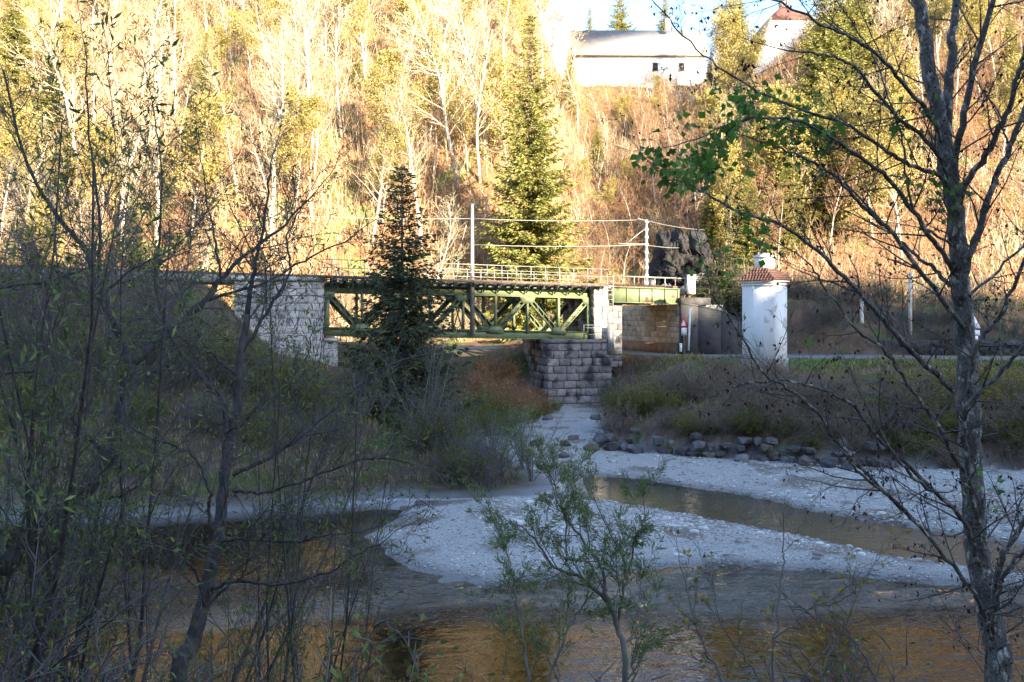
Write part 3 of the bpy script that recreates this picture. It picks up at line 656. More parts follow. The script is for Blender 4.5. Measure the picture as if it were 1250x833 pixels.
masonry(la, rail_pt(s2_, 2.3), rail_pt(s2_, -2.5), 2.0, seat, .46, .9, 'stone_pale', seed=24, proud=.06)
for i in range(7):
    a_ = s0-.2+(s1-s0+.25)*i/7; b_ = s0-.2+(s1-s0+.25)*(i+1)/7-.02
    slab('coping_slab', 'stone_pale', la, a_, b_, 2.52, 1.7, zt+.002, zt+.24)
slab('seat_slab', 'stone_pale', la, s1+.06, s2_+.1, 2.45, -2.6, seat+.002, seat+.2)

# ------------------------------------------------------------------ catenary masts and wires
def mast(px, py0, py1, d, lab, arm_dir=1):
    a = P(px, py0, d); b = P(px, py1, d); t = thing('catenary_mast', lab, 'mast', (a[0], a[1], b[2]), group=None)
    h = a[2]-b[2]; q = MB(); q.tube([(0, 0, 0), (0, 0, h)], [.16, .10], 8); q.build('pole', M['steel'], t, True)
    return t, a, b
m1, t1, b1 = mast(576.5, 249, 408, rail_pt(railpos(577, 1.95), 1.95)[1], 'slim tall overhead-line mast rising in front of the truss')
q = MB(); q.box((0, .12, .1), (.4, .3, .24)); q.build('foot_bracket', M['steel'], m1)
q = MB(); q.beam((0, 0, t1[2]-b1[2]-.9), (0.1, 1.9, t1[2]-b1[2]-.75), .06, .06, (1, 0, 0)); q.build('arm', M['steel'], m1)
q = MB(); q.beam((0, 0, t1[2]-b1[2]-2.7), (0.1, 1.9, t1[2]-b1[2]-2.5), .06, .06, (1, 0, 0)); q.build('arm', M['steel'], m1)
m2, t2, b2 = mast(789, 268, 351, rail_pt(railpos(789, -2.2), -2.2)[1], 'whitish overhead-line mast behind the girder span railing')
H2 = t2[2]-b2[2]
for z in np.linspace(.3, H2-.2, 9):
    q = MB(); q.box((.0, -.16, z), (.26, .06, .16)); q.build('rung_plate', M['white_paint'], m2)
q = MB(); q.beam((0, 0, H2-.1), (-.8, -1.4, H2-.1), .06, .06, (0, 0, 1)); q.build('arm', M['steel'], m2)
q = MB(); q.beam((0, 0, H2-1.8), (-2.2, -1.4, H2-1.9), .07, .07, (0, 0, 1)); q.beam((0, 0, H2-.6), (-1.6, -1.0, H2-1.85), .05, .05, (0, 0, 1)); q.build('arm', M['steel'], m2)
wr = thing('overhead_wires', 'thin contact and messenger wires strung between the two masts over the track', 'wire')
for (pa, da, pb, db) in (((577, 267), 61, (785, 268.5), 65), ((580, 299), 61, (788, 299), 65), ((330, 262), 56, (577, 267), 61), ((785, 268.5), 65, (860, 281), 72), ((788, 299), 65, (845, 302), 69)):
    a = P(*pa, da); b = P(*pb, db); t = np.linspace(0, 1, 10)[:, None]; pts = a*(1-t)+b*t; pts[:, 2] -= (t[:, 0]*(1-t[:, 0]))*.5
    q = MB(); q.tube(pts, .028, 4); q.build('wire', M['steel'], wr)

# ------------------------------------------------------------------ signs and posts
t = thing('signal_box', 'white upright box on a post at the right end of the girder', 'equipment box', (0, 0, 0))
a = P(843.5, 348, 61.3); q = MB(); q.box(a, (.52, .35, 1.25)); q.box(a+np.array([0, 0, .65]), (.6, .45, .06)); q.build('box', M['white_paint'], t)
q = MB(); q.tube([P(842, 361, 61.4), P(836, 432, 60.4)], .05, 6); q.build('post', M['rail'], t)
t = thing('warning_board', 'small red and white warning board hanging beside the underpass', 'sign', (0, 0, 0))
a = P(834.5, 395, 60.0); q = MB(); q.add([a+np.array([-.33, 0, -.28]), a+np.array([.33, 0, -.28]), a+np.array([0, 0, .5]), a+np.array([-.33, .04, -.28]), a+np.array([.33, .04, -.28]), a+np.array([0, .04, .5])], [[0, 1, 4, 3], [1, 2, 5, 4], [2, 0, 3, 5]], [[0, 2, 1], [3, 4, 5]]); q.build('triangle', M['red'], t)
q = MB(); a2 = a+np.array([0, -.01, -.06]); q.add([a2+np.array([-.17, 0, -.10]), a2+np.array([.17, 0, -.10]), a2+np.array([0, 0, .28])], None, [[0, 2, 1]]); q.build('triangle_field', M['white_paint'], t)
q = MB(); q.box(P(835, 405, 60), (.36, .04, .5)); q.build('plate', M['white_paint'], t); q = MB(); q.tube([P(835, 388, 60.05), P(835, 433, 60.05)], .04, 6); q.build('post', M['steel'], t)
q = MB(); q.tube([P(842.5, 376, 59.9), P(840.5, 428, 59.9)], .07, 6); tag(q.build('marker_pole', M['white_paint']), 'thin white marker pole leaning on the dark wing wall', 'pole')
q = MB(); q.box(P(831, 424.5, 59.8), (.16, .1, .55)); q.box(P(831, 420, 59.8), (.17, .11, .08)); tag(q.build('marker_stone', M['white_paint']), 'short white kerb marker at the foot of the underpass wall', 'marker post')
t = thing('road_sign', 'white triangular road sign with plate below, on the roadside at far right', 'road sign')
a = P(1189.5, 394, 57.5); q = MB(); s_ = .42
q.add([a+np.array([-s_, 0, -.36]), a+np.array([s_, 0, -.36]), a+np.array([0, 0, .42]), a+np.array([-s_, .04, -.36]), a+np.array([s_, .04, -.36]), a+np.array([0, .04, .42])], [[0, 1, 4, 3], [1, 2, 5, 4], [2, 0, 3, 5]], [[0, 2, 1], [3, 4, 5]]); q.build('triangle', M['white_paint'], t)
q = MB(); q.box(P(1190, 406.5, 57.5), (.62, .04, .34)); q.build('plate', M['white_paint'], t)
q = MB(); q.box(P(1190.5, 413, 57.5), (.34, .04, .26)); q.build('plate', M['white_paint'], t)
q = MB(); q.tube([P(1190, 388, 57.56), P(1190, 442, 57.56)], .035, 6); q.build('post', M['steel'], t)
for i, (px, y0, y1, lab) in enumerate(((1111, 332, 428, 'tall grey wooden pole at the roadside right of the shrine'), (1052, 358, 430, 'short grey wooden pole at the roadside left of the taller pole'))):
    q = MB(); q.tube([P(px, y1+8, 63), P(px, y0, 63)], [.15, .11], 7); tag(q.build('wooden_pole', M['bark']), lab, 'pole')

# ------------------------------------------------------------------ wayside shrine (white pillar)
sh_d = 53.0; shz = gz(437, sh_d); rot = R(-50)
sh = thing('wayside_shrine', 'tall white plastered pillar shrine with brown pyramid roof beside the road', 'shrine', (gx(939, sh_d), sh_d+1.0, 0), rot)
bw = 2.25; by = 1.30; zt_ = gz(345, sh_d)
q = MB(); q.box((0, 0, (2.2+zt_)/2), (bw, by, zt_-2.2)); q.build('shaft', M['white'], sh)
q = MB(); q.box((0, 0, 3.0), (bw+.12, by+.12, 1.5)); q.build('plinth', M['stone_pale'], sh)
q = MB(); q.box((0, 0, zt_+.06), (bw+.22, by+.22, .14)); q.box((0, 0, zt_-.10), (bw+.1, by+.1, .14)); q.build('cornice', M['white'], sh)
# roof: tiles in courses on a pyramid frustum
e, ztop, zb = bw/2+.2, zt_+.85, zt_+.14; e2 = .42; ey = by/2+.2
q = MB(); q.add([[-e, -ey, zb], [e, -ey, zb], [e, ey, zb], [-e, ey, zb], [-e2, -e2, ztop], [e2, -e2, ztop], [e2, e2, ztop], [-e2, e2, ztop]], [[3, 2, 1, 0], [0, 1, 5, 4], [1, 2, 6, 5], [2, 3, 7, 6], [3, 0, 4, 7], [4, 5, 6, 7]])
rf = q.build('roof', M['tile'], sh)
tl = MB(); tl.box((0, 0, 0), (.19, .22, .03)); tlm = tl.mesh('tile'); tlm.materials.append(M['tile'])
for face in range(4):
    for row in range(5):
        e_a, e_b = (e, ey) if face % 2 == 0 else (ey, e)
        t_ = (row+.4)/5; ea = e_a+(e2-e_a)*t_; ee = e_b+(e2-e_b)*t_; z = zb+(ztop-zb)*t_; n = max(3, int(2*ea/.2))
        for k in range(n):
            x = -ea+(k+.5)*2*ea/n
            lp = Matrix.Rotation(face*math.pi/2, 4, 'Z') @ Matrix.Translation((x, -ee-.0, z+.035)) @ Matrix.Rotation(math.atan2(ztop-zb, e_b-e2)-.1, 4, 'X')
            o = link(bpy.data.objects.new('tile', tlm), rf); o.matrix_local = lp
q = MB(); q.box((0, 0, ztop+.33), (.86, .8, .72)); q.box((0, 0, ztop+.72), (1.0, .94, .08)); q.build('lantern', M['white'], sh)
q = MB(); q.add([[-.5, -.46, ztop+.762], [.5, -.46, ztop+.762], [.5, .46, ztop+.762], [-.5, .46, ztop+.762], [0, 0, ztop+1.02]], [[3, 2, 1, 0]], [[0, 1, 4], [1, 2, 4], [2, 3, 4], [3, 0, 4]]); q.build('lantern_roof', M['white'], sh)

# ------------------------------------------------------------------ house and church on the hill top
hd = 138.0
hx0, hx1 = gx(702, hd), gx(862, hd); zb = gz(104, hd); ze = gz(64, hd); zr = gz(38, hd+4.5)
hs = thing('hill_house', 'long white house with pale grey gabled roof on the hilltop meadow', 'house')
dep = 9.0
q = MB(); q.box(((hx0+hx1)/2, hd+dep/2, (zb-4+ze)/2), (hx1-hx0, dep, ze-zb+4)); 
v = [[hx0, hd, ze], [hx0, hd+dep, ze], [hx0, hd+dep/2, zr-.2], [hx1, hd, ze], [hx1, hd+dep, ze], [hx1, hd+dep/2, zr-.2]]
q.add(v, None, [[0, 2, 1], [3, 4, 5]]); q.build('wall', M['white'], hs)
rfh = None
for sgn in (-1, 1):
    y0 = hd+dep/2+sgn*(dep/2+.6); q = MB(); s_l = (zr-ze)/(dep/2)
    a = np.array([hx0-.5, y0, ze-s_l*.6+.1]); b = np.array([hx1+.4, y0, ze-s_l*.6+.1]); c = np.array([hx1+.4, hd+dep/2, zr+.1]); d_ = np.array([hx0-.5, hd+dep/2, zr+.1])
    up = np.array([0, 0, .16]); q.add([a, b, c, d_, a-up, b-up, c-up, d_-up], [[0, 1, 2, 3], [4, 7, 6, 5], [0, 4, 5, 1], [1, 5, 6, 2], [3, 2, 6, 7], [0, 3, 7, 4]]); o = q.build('roof', M['grey_tile'], hs)
    if sgn < 0: rfh = o
gb = MB(); gb.add([[hx0-.53, hd-.2, ze-.2], [hx0-.53, hd+dep+.2, ze-.2], [hx0-.53, hd+dep/2, zr-.05], [hx0-.43, hd-.2, ze-.2], [hx0-.43, hd+dep+.2, ze-.2], [hx0-.43, hd+dep/2, zr-.05]], [[0, 1, 4, 3], [1, 2, 5, 4], [2, 0, 3, 5]], [[0, 2, 1], [3, 4, 5]]); gb.build('gable_boards', M['wood'], hs)
for px in (800, 832):
    w = .8; c = P(px, 82, hd-.03); f = MB(); f.box(c, (w+.2, .1, 1.5)); fo = f.build('window', M['white_paint'], hs)
    f = MB(); f.box(c+np.array([0, -.04, 0]), (w, .06, 1.25)); f.build('pane', M['dark'], fo)
f = MB(); f.box((gx(815, hd+3), hd+3, zr+.5), (.7, .7, 1.8)); f.build('chimney', M['white'], rfh)
ch = thing('church', 'white hilltop church tower with brown pyramid roof, partly behind trees', 'church')
cd_ = 146.0; x0, x1 = gx(940, cd_), gx(988, cd_)
q = MB(); q.box(((x0+x1)/2, cd_+3.2, (gz(150, cd_)+gz(23, cd_))/2), (x1-x0, 6.4, gz(23, cd_)-gz(150, cd_))); q.build('tower', M['white'], ch)
cxm = (x0+x1)/2; zz = gz(24, cd_); q = MB(); q.add([[x0-.4, cd_-.4, zz], [x1+.4, cd_-.4, zz], [x1+.4, cd_+6.8, zz], [x0-.4, cd_+6.8, zz], [cxm-.6, cd_+2.6, zz+3.0], [cxm+.6, cd_+2.6, zz+3.0], [cxm+.6, cd_+3.8, zz+3.0], [cxm-.6, cd_+3.8, zz+3.0]], [[3, 2, 1, 0], [0, 1, 5, 4], [1, 2, 6, 5], [2, 3, 7, 6], [3, 0, 4, 7], [4, 5, 6, 7]]); q.build('tower_roof', M['tile'], ch)
q = MB(); q.tube([(cxm, cd_+3.2, zz+2.9), (cxm, cd_+3.2, zz+3.8), (cxm, cd_+3.2, zz+4.6), (cxm, cd_+3.2, zz+6)], [.8, .9, .5, .05], 10); q.build('lantern', M['grey_tile'], ch, True)
# nave: steep gable to the left of the tower
n0 = P(921, 74, cd_-2); n1 = P(938, 27, cd_-2)
q = MB(); zlow = gz(150, cd_-2); q.add([[n0[0], cd_-2, zlow], [x0+.5, cd_-2, zlow], [x0+.5, cd_-2, n1[2]], [n1[0], cd_-2, n1[2]], [n0[0], cd_-2, n0[2]], [n0[0], cd_+10, zlow], [x0+.5, cd_+10, zlow], [x0+.5, cd_+10, n1[2]], [n1[0], cd_+10, n1[2]], [n0[0], cd_+10, n0[2]]],
      [[4, 9, 5, 0], [3, 8, 9, 4], [2, 7, 8, 3], [1, 6, 7, 2]], [[0, 1, 2], [0, 2, 3], [0, 3, 4], [5, 7, 6], [5, 8, 7], [5, 9, 8]]); q.build('nave', M['white'], ch)
q = MB(); q.beam(n0+np.array([-.5, 5.5, -1.1]), n1+np.array([.25, 5.5, .55]), 12.6, .3, (0, 1, 0)); q.build('nave_roof', M['wood'], ch)

# ------------------------------------------------------------------ rocks
def rock_mesh(seed, n=1):
    r = np.random.default_rng(seed)
    import bmesh
    bm = bmesh.new(); bmesh.ops.create_icosphere(bm, subdivisions=n, radius=1)
    for v in bm.verts:
        k = .75+.5*r.random(); v.co *= k
        v.co.x = max(-.8, min(.8, v.co.x)); v.co.z = max(-.7, min(.75, v.co.z))
    me = bpy.data.meshes.new('rock'); bm.to_mesh(me); bm.free(); return me
RK = [rock_mesh(i) for i in range(6)]; RK2 = [rock_mesh(20+i, 2) for i in range(4)]
M['revet'] = mat('bank_rock', (.05, .05, .055), (.17, .16, .165), 1.3, .95, 1.0, 6, objr=.4, spots=((.09, .075, .05), 1.7, .55))
for me in RK+RK2: me.materials.append(M['revet'])
def rock(ms, p, sc, name='boulder', parent=None):
    o = bpy.data.objects.new(name, ms[random.randrange(len(ms))]); COL.objects.link(o); o.parent = parent
    o.location = [float(a) for a in p]; o.scale = sc; o.rotation_euler = (random.uniform(-.4, .4), random.uniform(-.4, .4), random.uniform(0, 6.28)); return o
oc = thing('rock_outcrop', 'dark craggy rock outcrop above the track behind the girder span', 'rock')
def rock_face():
    nu, nv = 90, 70; U, Vv = np.meshgrid(np.linspace(-1, 1, nu), np.linspace(0, 1, nv)); d0 = 67.6
    w = 1-.35*Vv**2; X = gx(838, d0)+U*2.75*w+fbm(U*3, Vv*3, 1.3, 101)*.5*(np.abs(U) > .8); zb_ = gz(360, d0); Z = zb_+Vv*(4.9+.9*fbm(U*4, Vv*0, 1.0, 102))
    prof = np.sqrt(np.clip(1-np.abs(U)**3, 0, 1))*(1-Vv**5)
    n1 = fbm(X*1.0+Z*.45, Z*.35, .9, 103, 2); n2 = fbm(X-.2*Z, Z*.8, 1.9, 105, 2)
    st = np.floor(n1*5)/5*1.7+np.floor(n2*4)/4*.7+fbm(X, Z, 4.5, 106, 3)*.18
    Y = d0+2.6-prof*(3.0+st)
    V = np.stack([X+n2*.25, Y, Z+n1*.2], -1).reshape(-1, 3); i = (np.arange(nv-1)[:, None]*nu+np.arange(nu-1)[None]).ravel()
    me = np_mesh('rock_face', V, [np.stack([i, i+1, i+nu+1, i+nu], 1)]); me.materials.append(M['rock']); link(bpy.data.objects.new('rock_face', me), oc)
rock_face()
for (px, py, d, s) in ((800, 353, 66.4, .45), (812, 352, 66.3, .5), (826, 354, 66.2, .4), (855, 352, 66.3, .5), (868, 346, 66.8, .5), (795, 346, 67, .4)):
    rock(RK2, P(px, py, d), (s*random.uniform(.8, 1.3), s*.9, s*random.uniform(.7, 1.1)), 'rock', oc)
q = MB(); q.tube([P(833, 354, 65.5), P(862, 332, 65.8)], [.22, .2], 8); tag(q.build('fallen_trunk', M['bark']), 'short pale tree trunk leaning on the dark rocks above the track', 'tree trunk')

# dry-stone revetment of the right bank
rv = thing('revetment_wall', 'rough dark stone revetment at the foot of the right bank along the gravel', 'wall')
RB = poly_px([(738, 556), (780, 560), (850, 566), (1000, 576), (1090, 580)], .05); cnt = 0
for i in range(len(RB)-1):
    a, b = RB[i], RB[i+1]; L = np.linalg.norm(b-a); n = int(L/.52)
    for row in range(4):
        for k in range(n):
            if random.random() < (.05, .12, .3, .6)[row]: continue
            t_ = (k+.5+(.5 if row % 2 else 0))/n; p = a+(b-a)*t_; 
            rock(RK, (p[0]+random.uniform(-.12, .12), p[1]+.05+row*.2+random.uniform(-.1, .1), .12+row*.33+random.uniform(-.06, .06)), (.34*random.uniform(.6, 1.35), .34, .24*random.uniform(.7, 1.3)), 'stone', rv).rotation_euler = (random.uniform(-.15, .15), random.uniform(-.15, .15), random.uniform(-.3, .3))
sp = [(735, 548, .5), (748, 553, .42), (722, 553, .35), (700, 540, .28), (760, 549, .45), (775, 556, .38), (690, 548, .25), (735, 540, .35), (668, 470+45, .3), (726, 513, .3), (688, 560, .22), (655, 545, .3), (648, 555, .28), (1010, 574, .3), (985, 572, .35), (1035, 577, .26), (905, 567, .3), (640, 505, .35)]
for i, (px, py, s) in enumerate(sp):
    g = ground_pt(px, py, .2); o = rock(RK2, (g[0], g[1], tz(g[0], g[1])+s*.25), (s*1.2, s, s*.75)); tag(o, 'angular grey boulder lying at the edge of the white gravel', 'boulder', 'boulders along the gravel edge')
# low stone wall behind the road at the right
lw = thing('roadside_wall', 'low rough pale stone wall along the far side of the road', 'wall')
for i in range(46):
    x = 19.0+i*.62; y = np.interp(x, ROAD[::-1, 0][0:], ROAD[::-1, 1])+4.6
    for row in range(2): rock(RK, (x+random.uniform(-.1, .1)+.3*row, y, ROADZ+.25+row*.5), (.38*random.uniform(.8, 1.2), .35, .32*random.uniform(.8, 1.2)), 'stone', lw)
for me in RK: pass

# pebbles: one object each for the two bars
def pebbles():
    ico = RK[0]; V0 = np.array([v.co[:] for v in ico.vertices]); T0 = np.array([p.vertices[:] for p in ico.polygons])
    pts = []
    def scatter(n, pxr, pyr, smin_, smax_):
        px = rng.uniform(*pxr, n); py = rng.uniform(*pyr, n); d = CAMZ*F/(py-HY); x = (px-625)/F*d
        s1 = sdist(x, d, BAR1); s2 = sdist(x, d, BAR2); k = (np.maximum(s1, s2) > -.1) & (sdist(x, d, LOW) > .15)
        x = x[k]; d = d[k]; s = smin_+(smax_-smin_)*rng.random(len(x))**3; pts.append(np.c_[x, d, terrain(x, d), s])
    scatter(30000, (440, 1300), (585, 722), .012, .042)
    scatter(18000, (580, 1300), (498, 665), .018, .075)
    scatter(420, (580, 1300), (500, 690), .08, .17)
    Pt = np.concatenate(pts); n = len(Pt)
    ang = rng.random(n)*6.28; sc = Pt[:, 3:4]*(.8+.5*rng.random((n, 3)))*np.array([1, 1, .6])
    v = V0[None]*sc[:, None]; c, s = np.cos(ang)[:, None], np.sin(ang)[:, None]
    V = np.stack([v[..., 0]*c-v[..., 1]*s, v[..., 0]*s+v[..., 1]*c, v[..., 2]], -1)+Pt[:, None, :3]
    T = T0[None]+(np.arange(n)*len(V0))[:, None, None]
    me = np_mesh('gravel_stones', V.reshape(-1, 3), [T.reshape(-1, 3)]); me.materials.append(M['pebble'])
    o = stuff(link(bpy.data.objects.new('gravel_stones', me))); tag(o, 'loose white and grey limestone pebbles strewn over the gravel bars', 'gravel')
pebbles()
#@@VEG
# ------------------------------------------------------------------ plant growth
def rv(a=1.0): return Vector((random.gauss(0, a), random.gauss(0, a), random.gauss(0, a)))
class Spec:
    def __init__(s, **k): s.__dict__.update(k)
def grow(q, p, d, L, r, lvl, sp, tips, rend=None):
    """one branch from p along d; children recurse. sp: n, kids, ang, ratio, jit, up per level"""
    n = sp.n[lvl]; step = L/n; pts = [p.copy()]; dirs = []
    d = d.normalized()
    for i in range(n):
        d = (d+rv(sp.jit[lvl])+Vector((0, 0, sp.up[lvl]))).normalized(); p = p+d*step; pts.append(p.copy()); dirs.append(d.copy())
    re = r*sp.tap if rend is None else rend
    if lvl == 0: q[0].tube([list(v) for v in pts], np.linspace(r, re, n+1), 6, wob=.12)
    else:
        for i in range(n): q[1].seg.append((tuple(pts[i]), tuple(pts[i+1]), r+(re-r)*i/n, r+(re-r)*(i+1)/n))
    if lvl+1 < len(sp.n):
        k = sp.kids[lvl]; k = int(k*random.uniform(.8, 1.2)+.5)
        for j in range(k):
            t = sp.start[lvl]+(1-sp.start[lvl])*(j+random.random())/k; t = min(t, .999); i = min(int(t*n), n-1); f = t*n-i
            b = pts[i].lerp(pts[i+1], f); dd = dirs[i]
            o = rv(1); o = (o-dd*o.dot(dd)).normalized(); a = math.radians(sp.ang[lvl]*random.uniform(.7, 1.25))
            nd = dd*math.cos(a)+o*math.sin(a)
            l2 = L*sp.ratio[lvl]*(1-sp.fall*t)*random.uniform(.6, 1.2)
            grow(q, b, nd, l2, max((r+(re-r)*t)*.55, sp.rmin), lvl+1, sp, tips)
    else:
        for i in range(n): tips.append((pts[i].lerp(pts[i+1], random.random()), dirs[i], lvl))
        tips.append((pts[-1], dirs[-1], 9))
def leafset(q, tips, n, L, Wd, spread, along=.6):
    if not tips: return
    idx = rng.integers(0, len(tips), n)
    C = np.array([tips[i][0][:] for i in idx])+rng.normal(0, spread, (n, 3)); D = np.array([tips[i][1][:] for i in idx])*along+rng.normal(0, .5, (n, 3))
    q.leaves(C, D, L*rng.uniform(.6, 1.25, n), Wd*rng.uniform(.7, 1.2, n))

def make_tree(name, label, cat, H, r, sp, bark, twig, leaf=None, nl=0, lsz=(.1, .05), lean=(0, 0), group=None, stems=1, lspread=.05):
    t = thing(name, label, cat, (0, 0, -500), 0, group); a, b, c = MB(), MB(), MB(); tips = []
    for k in range(stems):
        d = Vector((lean[0], lean[1], 1)) if stems == 1 else Vector((random.gauss(0, .42), random.gauss(0, .42), 1))
        grow((a, b), Vector((0, 0, -.3)) if stems == 1 else Vector((random.gauss(0, .12), random.gauss(0, .12), -.2)), d, H*random.uniform(.75, 1.05) if stems > 1 else H, r, 0, sp, tips)
    a.build('trunk' if stems == 1 else 'stem', M[bark], t, True); b.build('crown', M[twig], t)
    if leaf: leafset(c, tips, nl, *lsz, lspread); c.build('foliage', M[leaf], t)
    return t
SPT = Spec(n=(9, 4, 3), kids=(24, 9), ang=(42, 38), ratio=(.30, .42), jit=(.035, .10, .14), up=(.03, .07, .04), start=(.25, .15), tap=.12, fall=.55, rmin=.011)
SPF = Spec(n=(9, 4, 3, 2), kids=(27, 9, 5), ang=(46, 42, 38), ratio=(.36, .45, .5), jit=(.075, .11, .14, .12), up=(.03, .06, .03, 0), start=(.3, .15, .2), tap=.12, fall=.5, rmin=.013)
SPS = Spec(n=(6, 4, 3), kids=(12, 7), ang=(34, 36), ratio=(.40, .42), jit=(.09, .12, .15), up=(.05, .05, .02), start=(.15, .15), tap=.25, fall=.4, rmin=.006)
LIB = {}
PROTO = []
def lib(key, fn): o = fn(); LIB[key] = o; PROTO.append(o); return o
used = set()
def place(key, x, y, z=None, rz=None, sc=1.0, label=None, group=None):
    root = LIB[key]
    if z is None: z = tz(x, y)
    rz = random.uniform(0, 6.28) if rz is None else rz
    if key not in used:
        used.add(key); root.location = (x, y, z); root.rotation_euler = (0, 0, rz); root.scale = (sc, sc, sc) if np.isscalar(sc) else sc
        if label: root['label'] = label
        if group: root['group'] = group
        elif 'group' in root and label: del root['group']
        return root
    o = dup(root, (x, y, z), rz, sc, label, group)
    if label and not group and 'group' in o: del o['group']
    return o

def spruce(name, label, H, Rb, nlev, mt, dens=1.0, droop=.25, low=.08, group=None, fine=.5, ns=3):
    t = thing(name, label, 'spruce tree', (0, 0, -500), 0, group); a, b, c = MB(), MB(), MB()
    a.tube([(0, 0, -.3), (0, 0, H*.5), (.03, 0, H)], [H*.014, H*.008, .01], 7); C, D, LL = [], [], []
    for i in range(nlev):
        z = H*(low+(1-low)*(i+random.random()*.6)/nlev); u = (1-z/H)
        Rr = Rb*(u**.85)*random.uniform(.75, 1.15)+.12; nb = 6 if u > .3 else 5
        ph = random.random()*6.28
        for k in range(nb):
            if random.random() > dens: continue
            an = ph+k*6.28/nb+random.gauss(0, .2); rr = Rr*random.uniform(.65, 1.12); dx, dy = math.cos(an), math.sin(an)
            n = max(3, int(rr/.26)); prev = None; up0 = .35*u if u < .5 else -.05
            for j in range(n+1):
                f = j/n; x = rr*f; zz = z+rr*(.30*(1-u)*f - droop*f*(1.6-f)*u*1.4+.10*f*f)
                pt = (dx*x, dy*x, zz)
                if prev: b.seg.append((prev, pt, .022*(1-f)+.008, .018*(1-f)+.006))
                if j and prev:
                    w = fine*min(1, rr*.45)*(1-.45*f)+.10
                    for sgn in (-1, 1):
                        for _ in range(ns):
                            C.append((pt[0]+random.gauss(0, .07), pt[1]+random.gauss(0, .07), zz+random.gauss(0, .06)))
                            D.append((dx*.75-dy*sgn*random.uniform(.4, 1.1), dy*.75+dx*sgn*random.uniform(.4, 1.1), -random.uniform(.05, .75)*droop*2.2)); LL.append(w*random.uniform(.6, 1.15))
                prev = pt
            C.append(prev); D.append((dx, dy, .1)); LL.append(.35)
    LL = np.array(LL); c.leaves(np.array(C), np.array(D), LL, LL*.24+.02, .3)
    a.build('trunk', M['spruce_bark'], t, True); b.build('branches', M['spruce_bark'], t); c.build('crown', M[mt], t)
    return t

def shrub(name, label, cat, H, W_, nst, mt, leaf=None, nl=0, lsz=(.07, .03), group=None, kids=(12, 5), r=.02):
    t = thing(name, label, cat, (0, 0, -500), 0, group); b, c = MB(), MB(); tips = []
    sp = Spec(n=(4, 4, 3, 2), kids=(1,)+kids, ang=(10, 34, 36), ratio=(1, .42, .45), jit=(0, .13, .14, .12), up=(0, .03, .02, 0), start=(.0, .12, .15), tap=.3, fall=.35, rmin=.005)
    for k in range(nst):
        an = random.random()*6.28; f = random.random()**.6; d = Vector((math.cos(an)*f*W_/H, math.sin(an)*f*W_/H, 1)); p = Vector((math.cos(an)*f*W_*.25, math.sin(an)*f*W_*.25, -.1))
        grow((b, b), p, d, H*random.uniform(.6, 1.05), r, 1, sp, tips)
    b.build('stems', M[mt], t)
    if leaf: leafset(c, tips, nl, *lsz, .06); c.build('foliage', M[leaf], t)
    return t

# ---- kinds for the far hillside
G_P = 'bare pale trees on the sunlit hillside'; L_P = 'bare pale-barked deciduous tree on the sunlit slope above the railway'
G_R = 'bare russet trees on the sunlit hillside'; L_R = 'bare tree with fine reddish-brown twigs on the sunlit slope'
G_Y = 'yellow-green leafed trees on the hillside'; L_Y = 'slim tree still carrying sparse yellow-green leaves on the sunlit slope'
random.seed(11)
for i in range(4): lib('pale%d' % i, lambda: make_tree('bare_tree', L_P, 'tree', 14, .17, SPF, 'bark', 'twig', group=G_P, lean=(random.gauss(0, .05), 0)))
for i in range(2): lib('russet%d' % i, lambda: make_tree('bare_tree', L_R, 'tree', 9, .10, SPF, 'bark', 'twig_red', 'oleaf', 260, (.16, .09), group=G_R, lean=(random.gauss(0, .1), 0)))
for i in range(2): lib('yell%d' % i, lambda: make_tree('leafy_tree', L_Y, 'tree', 12, .13, SPF, 'bark', 'twig', 'yleaf', 5200, (.26, .14), group=G_Y, lspread=.22))
G_HB = 'bare bushes on the sunlit slope'; L_HB = 'pale bare many-stemmed bush on the sunlit slope behind the bridge'
for i in range(2): lib('hbush%d' % i, lambda: shrub('hillside_bush', L_HB, 'bush', 4.2, 3.0, 20, 'twig', 'yleaf', 300, (.14, .07), G_HB, (11, 5), .03))
G_S = 'spruces on the hillside'
for i in range(3): lib('spruce%d' % i, lambda: spruce('spruce_tree', 'tall yellow-green sunlit spruce on the hillside', 20, 4.2, 74, 'needle', .97, .42, .04, fine=.55, ns=4))
def top_place(key, px, top, d, H0, label, group=None, wide=1.0):
    x = gx(px, d); z0 = tz(x, d); k = (gz(top, d)-z0)/H0; return place(key, x, d, z0, None, (k*wide, k*wide, k), label, group)
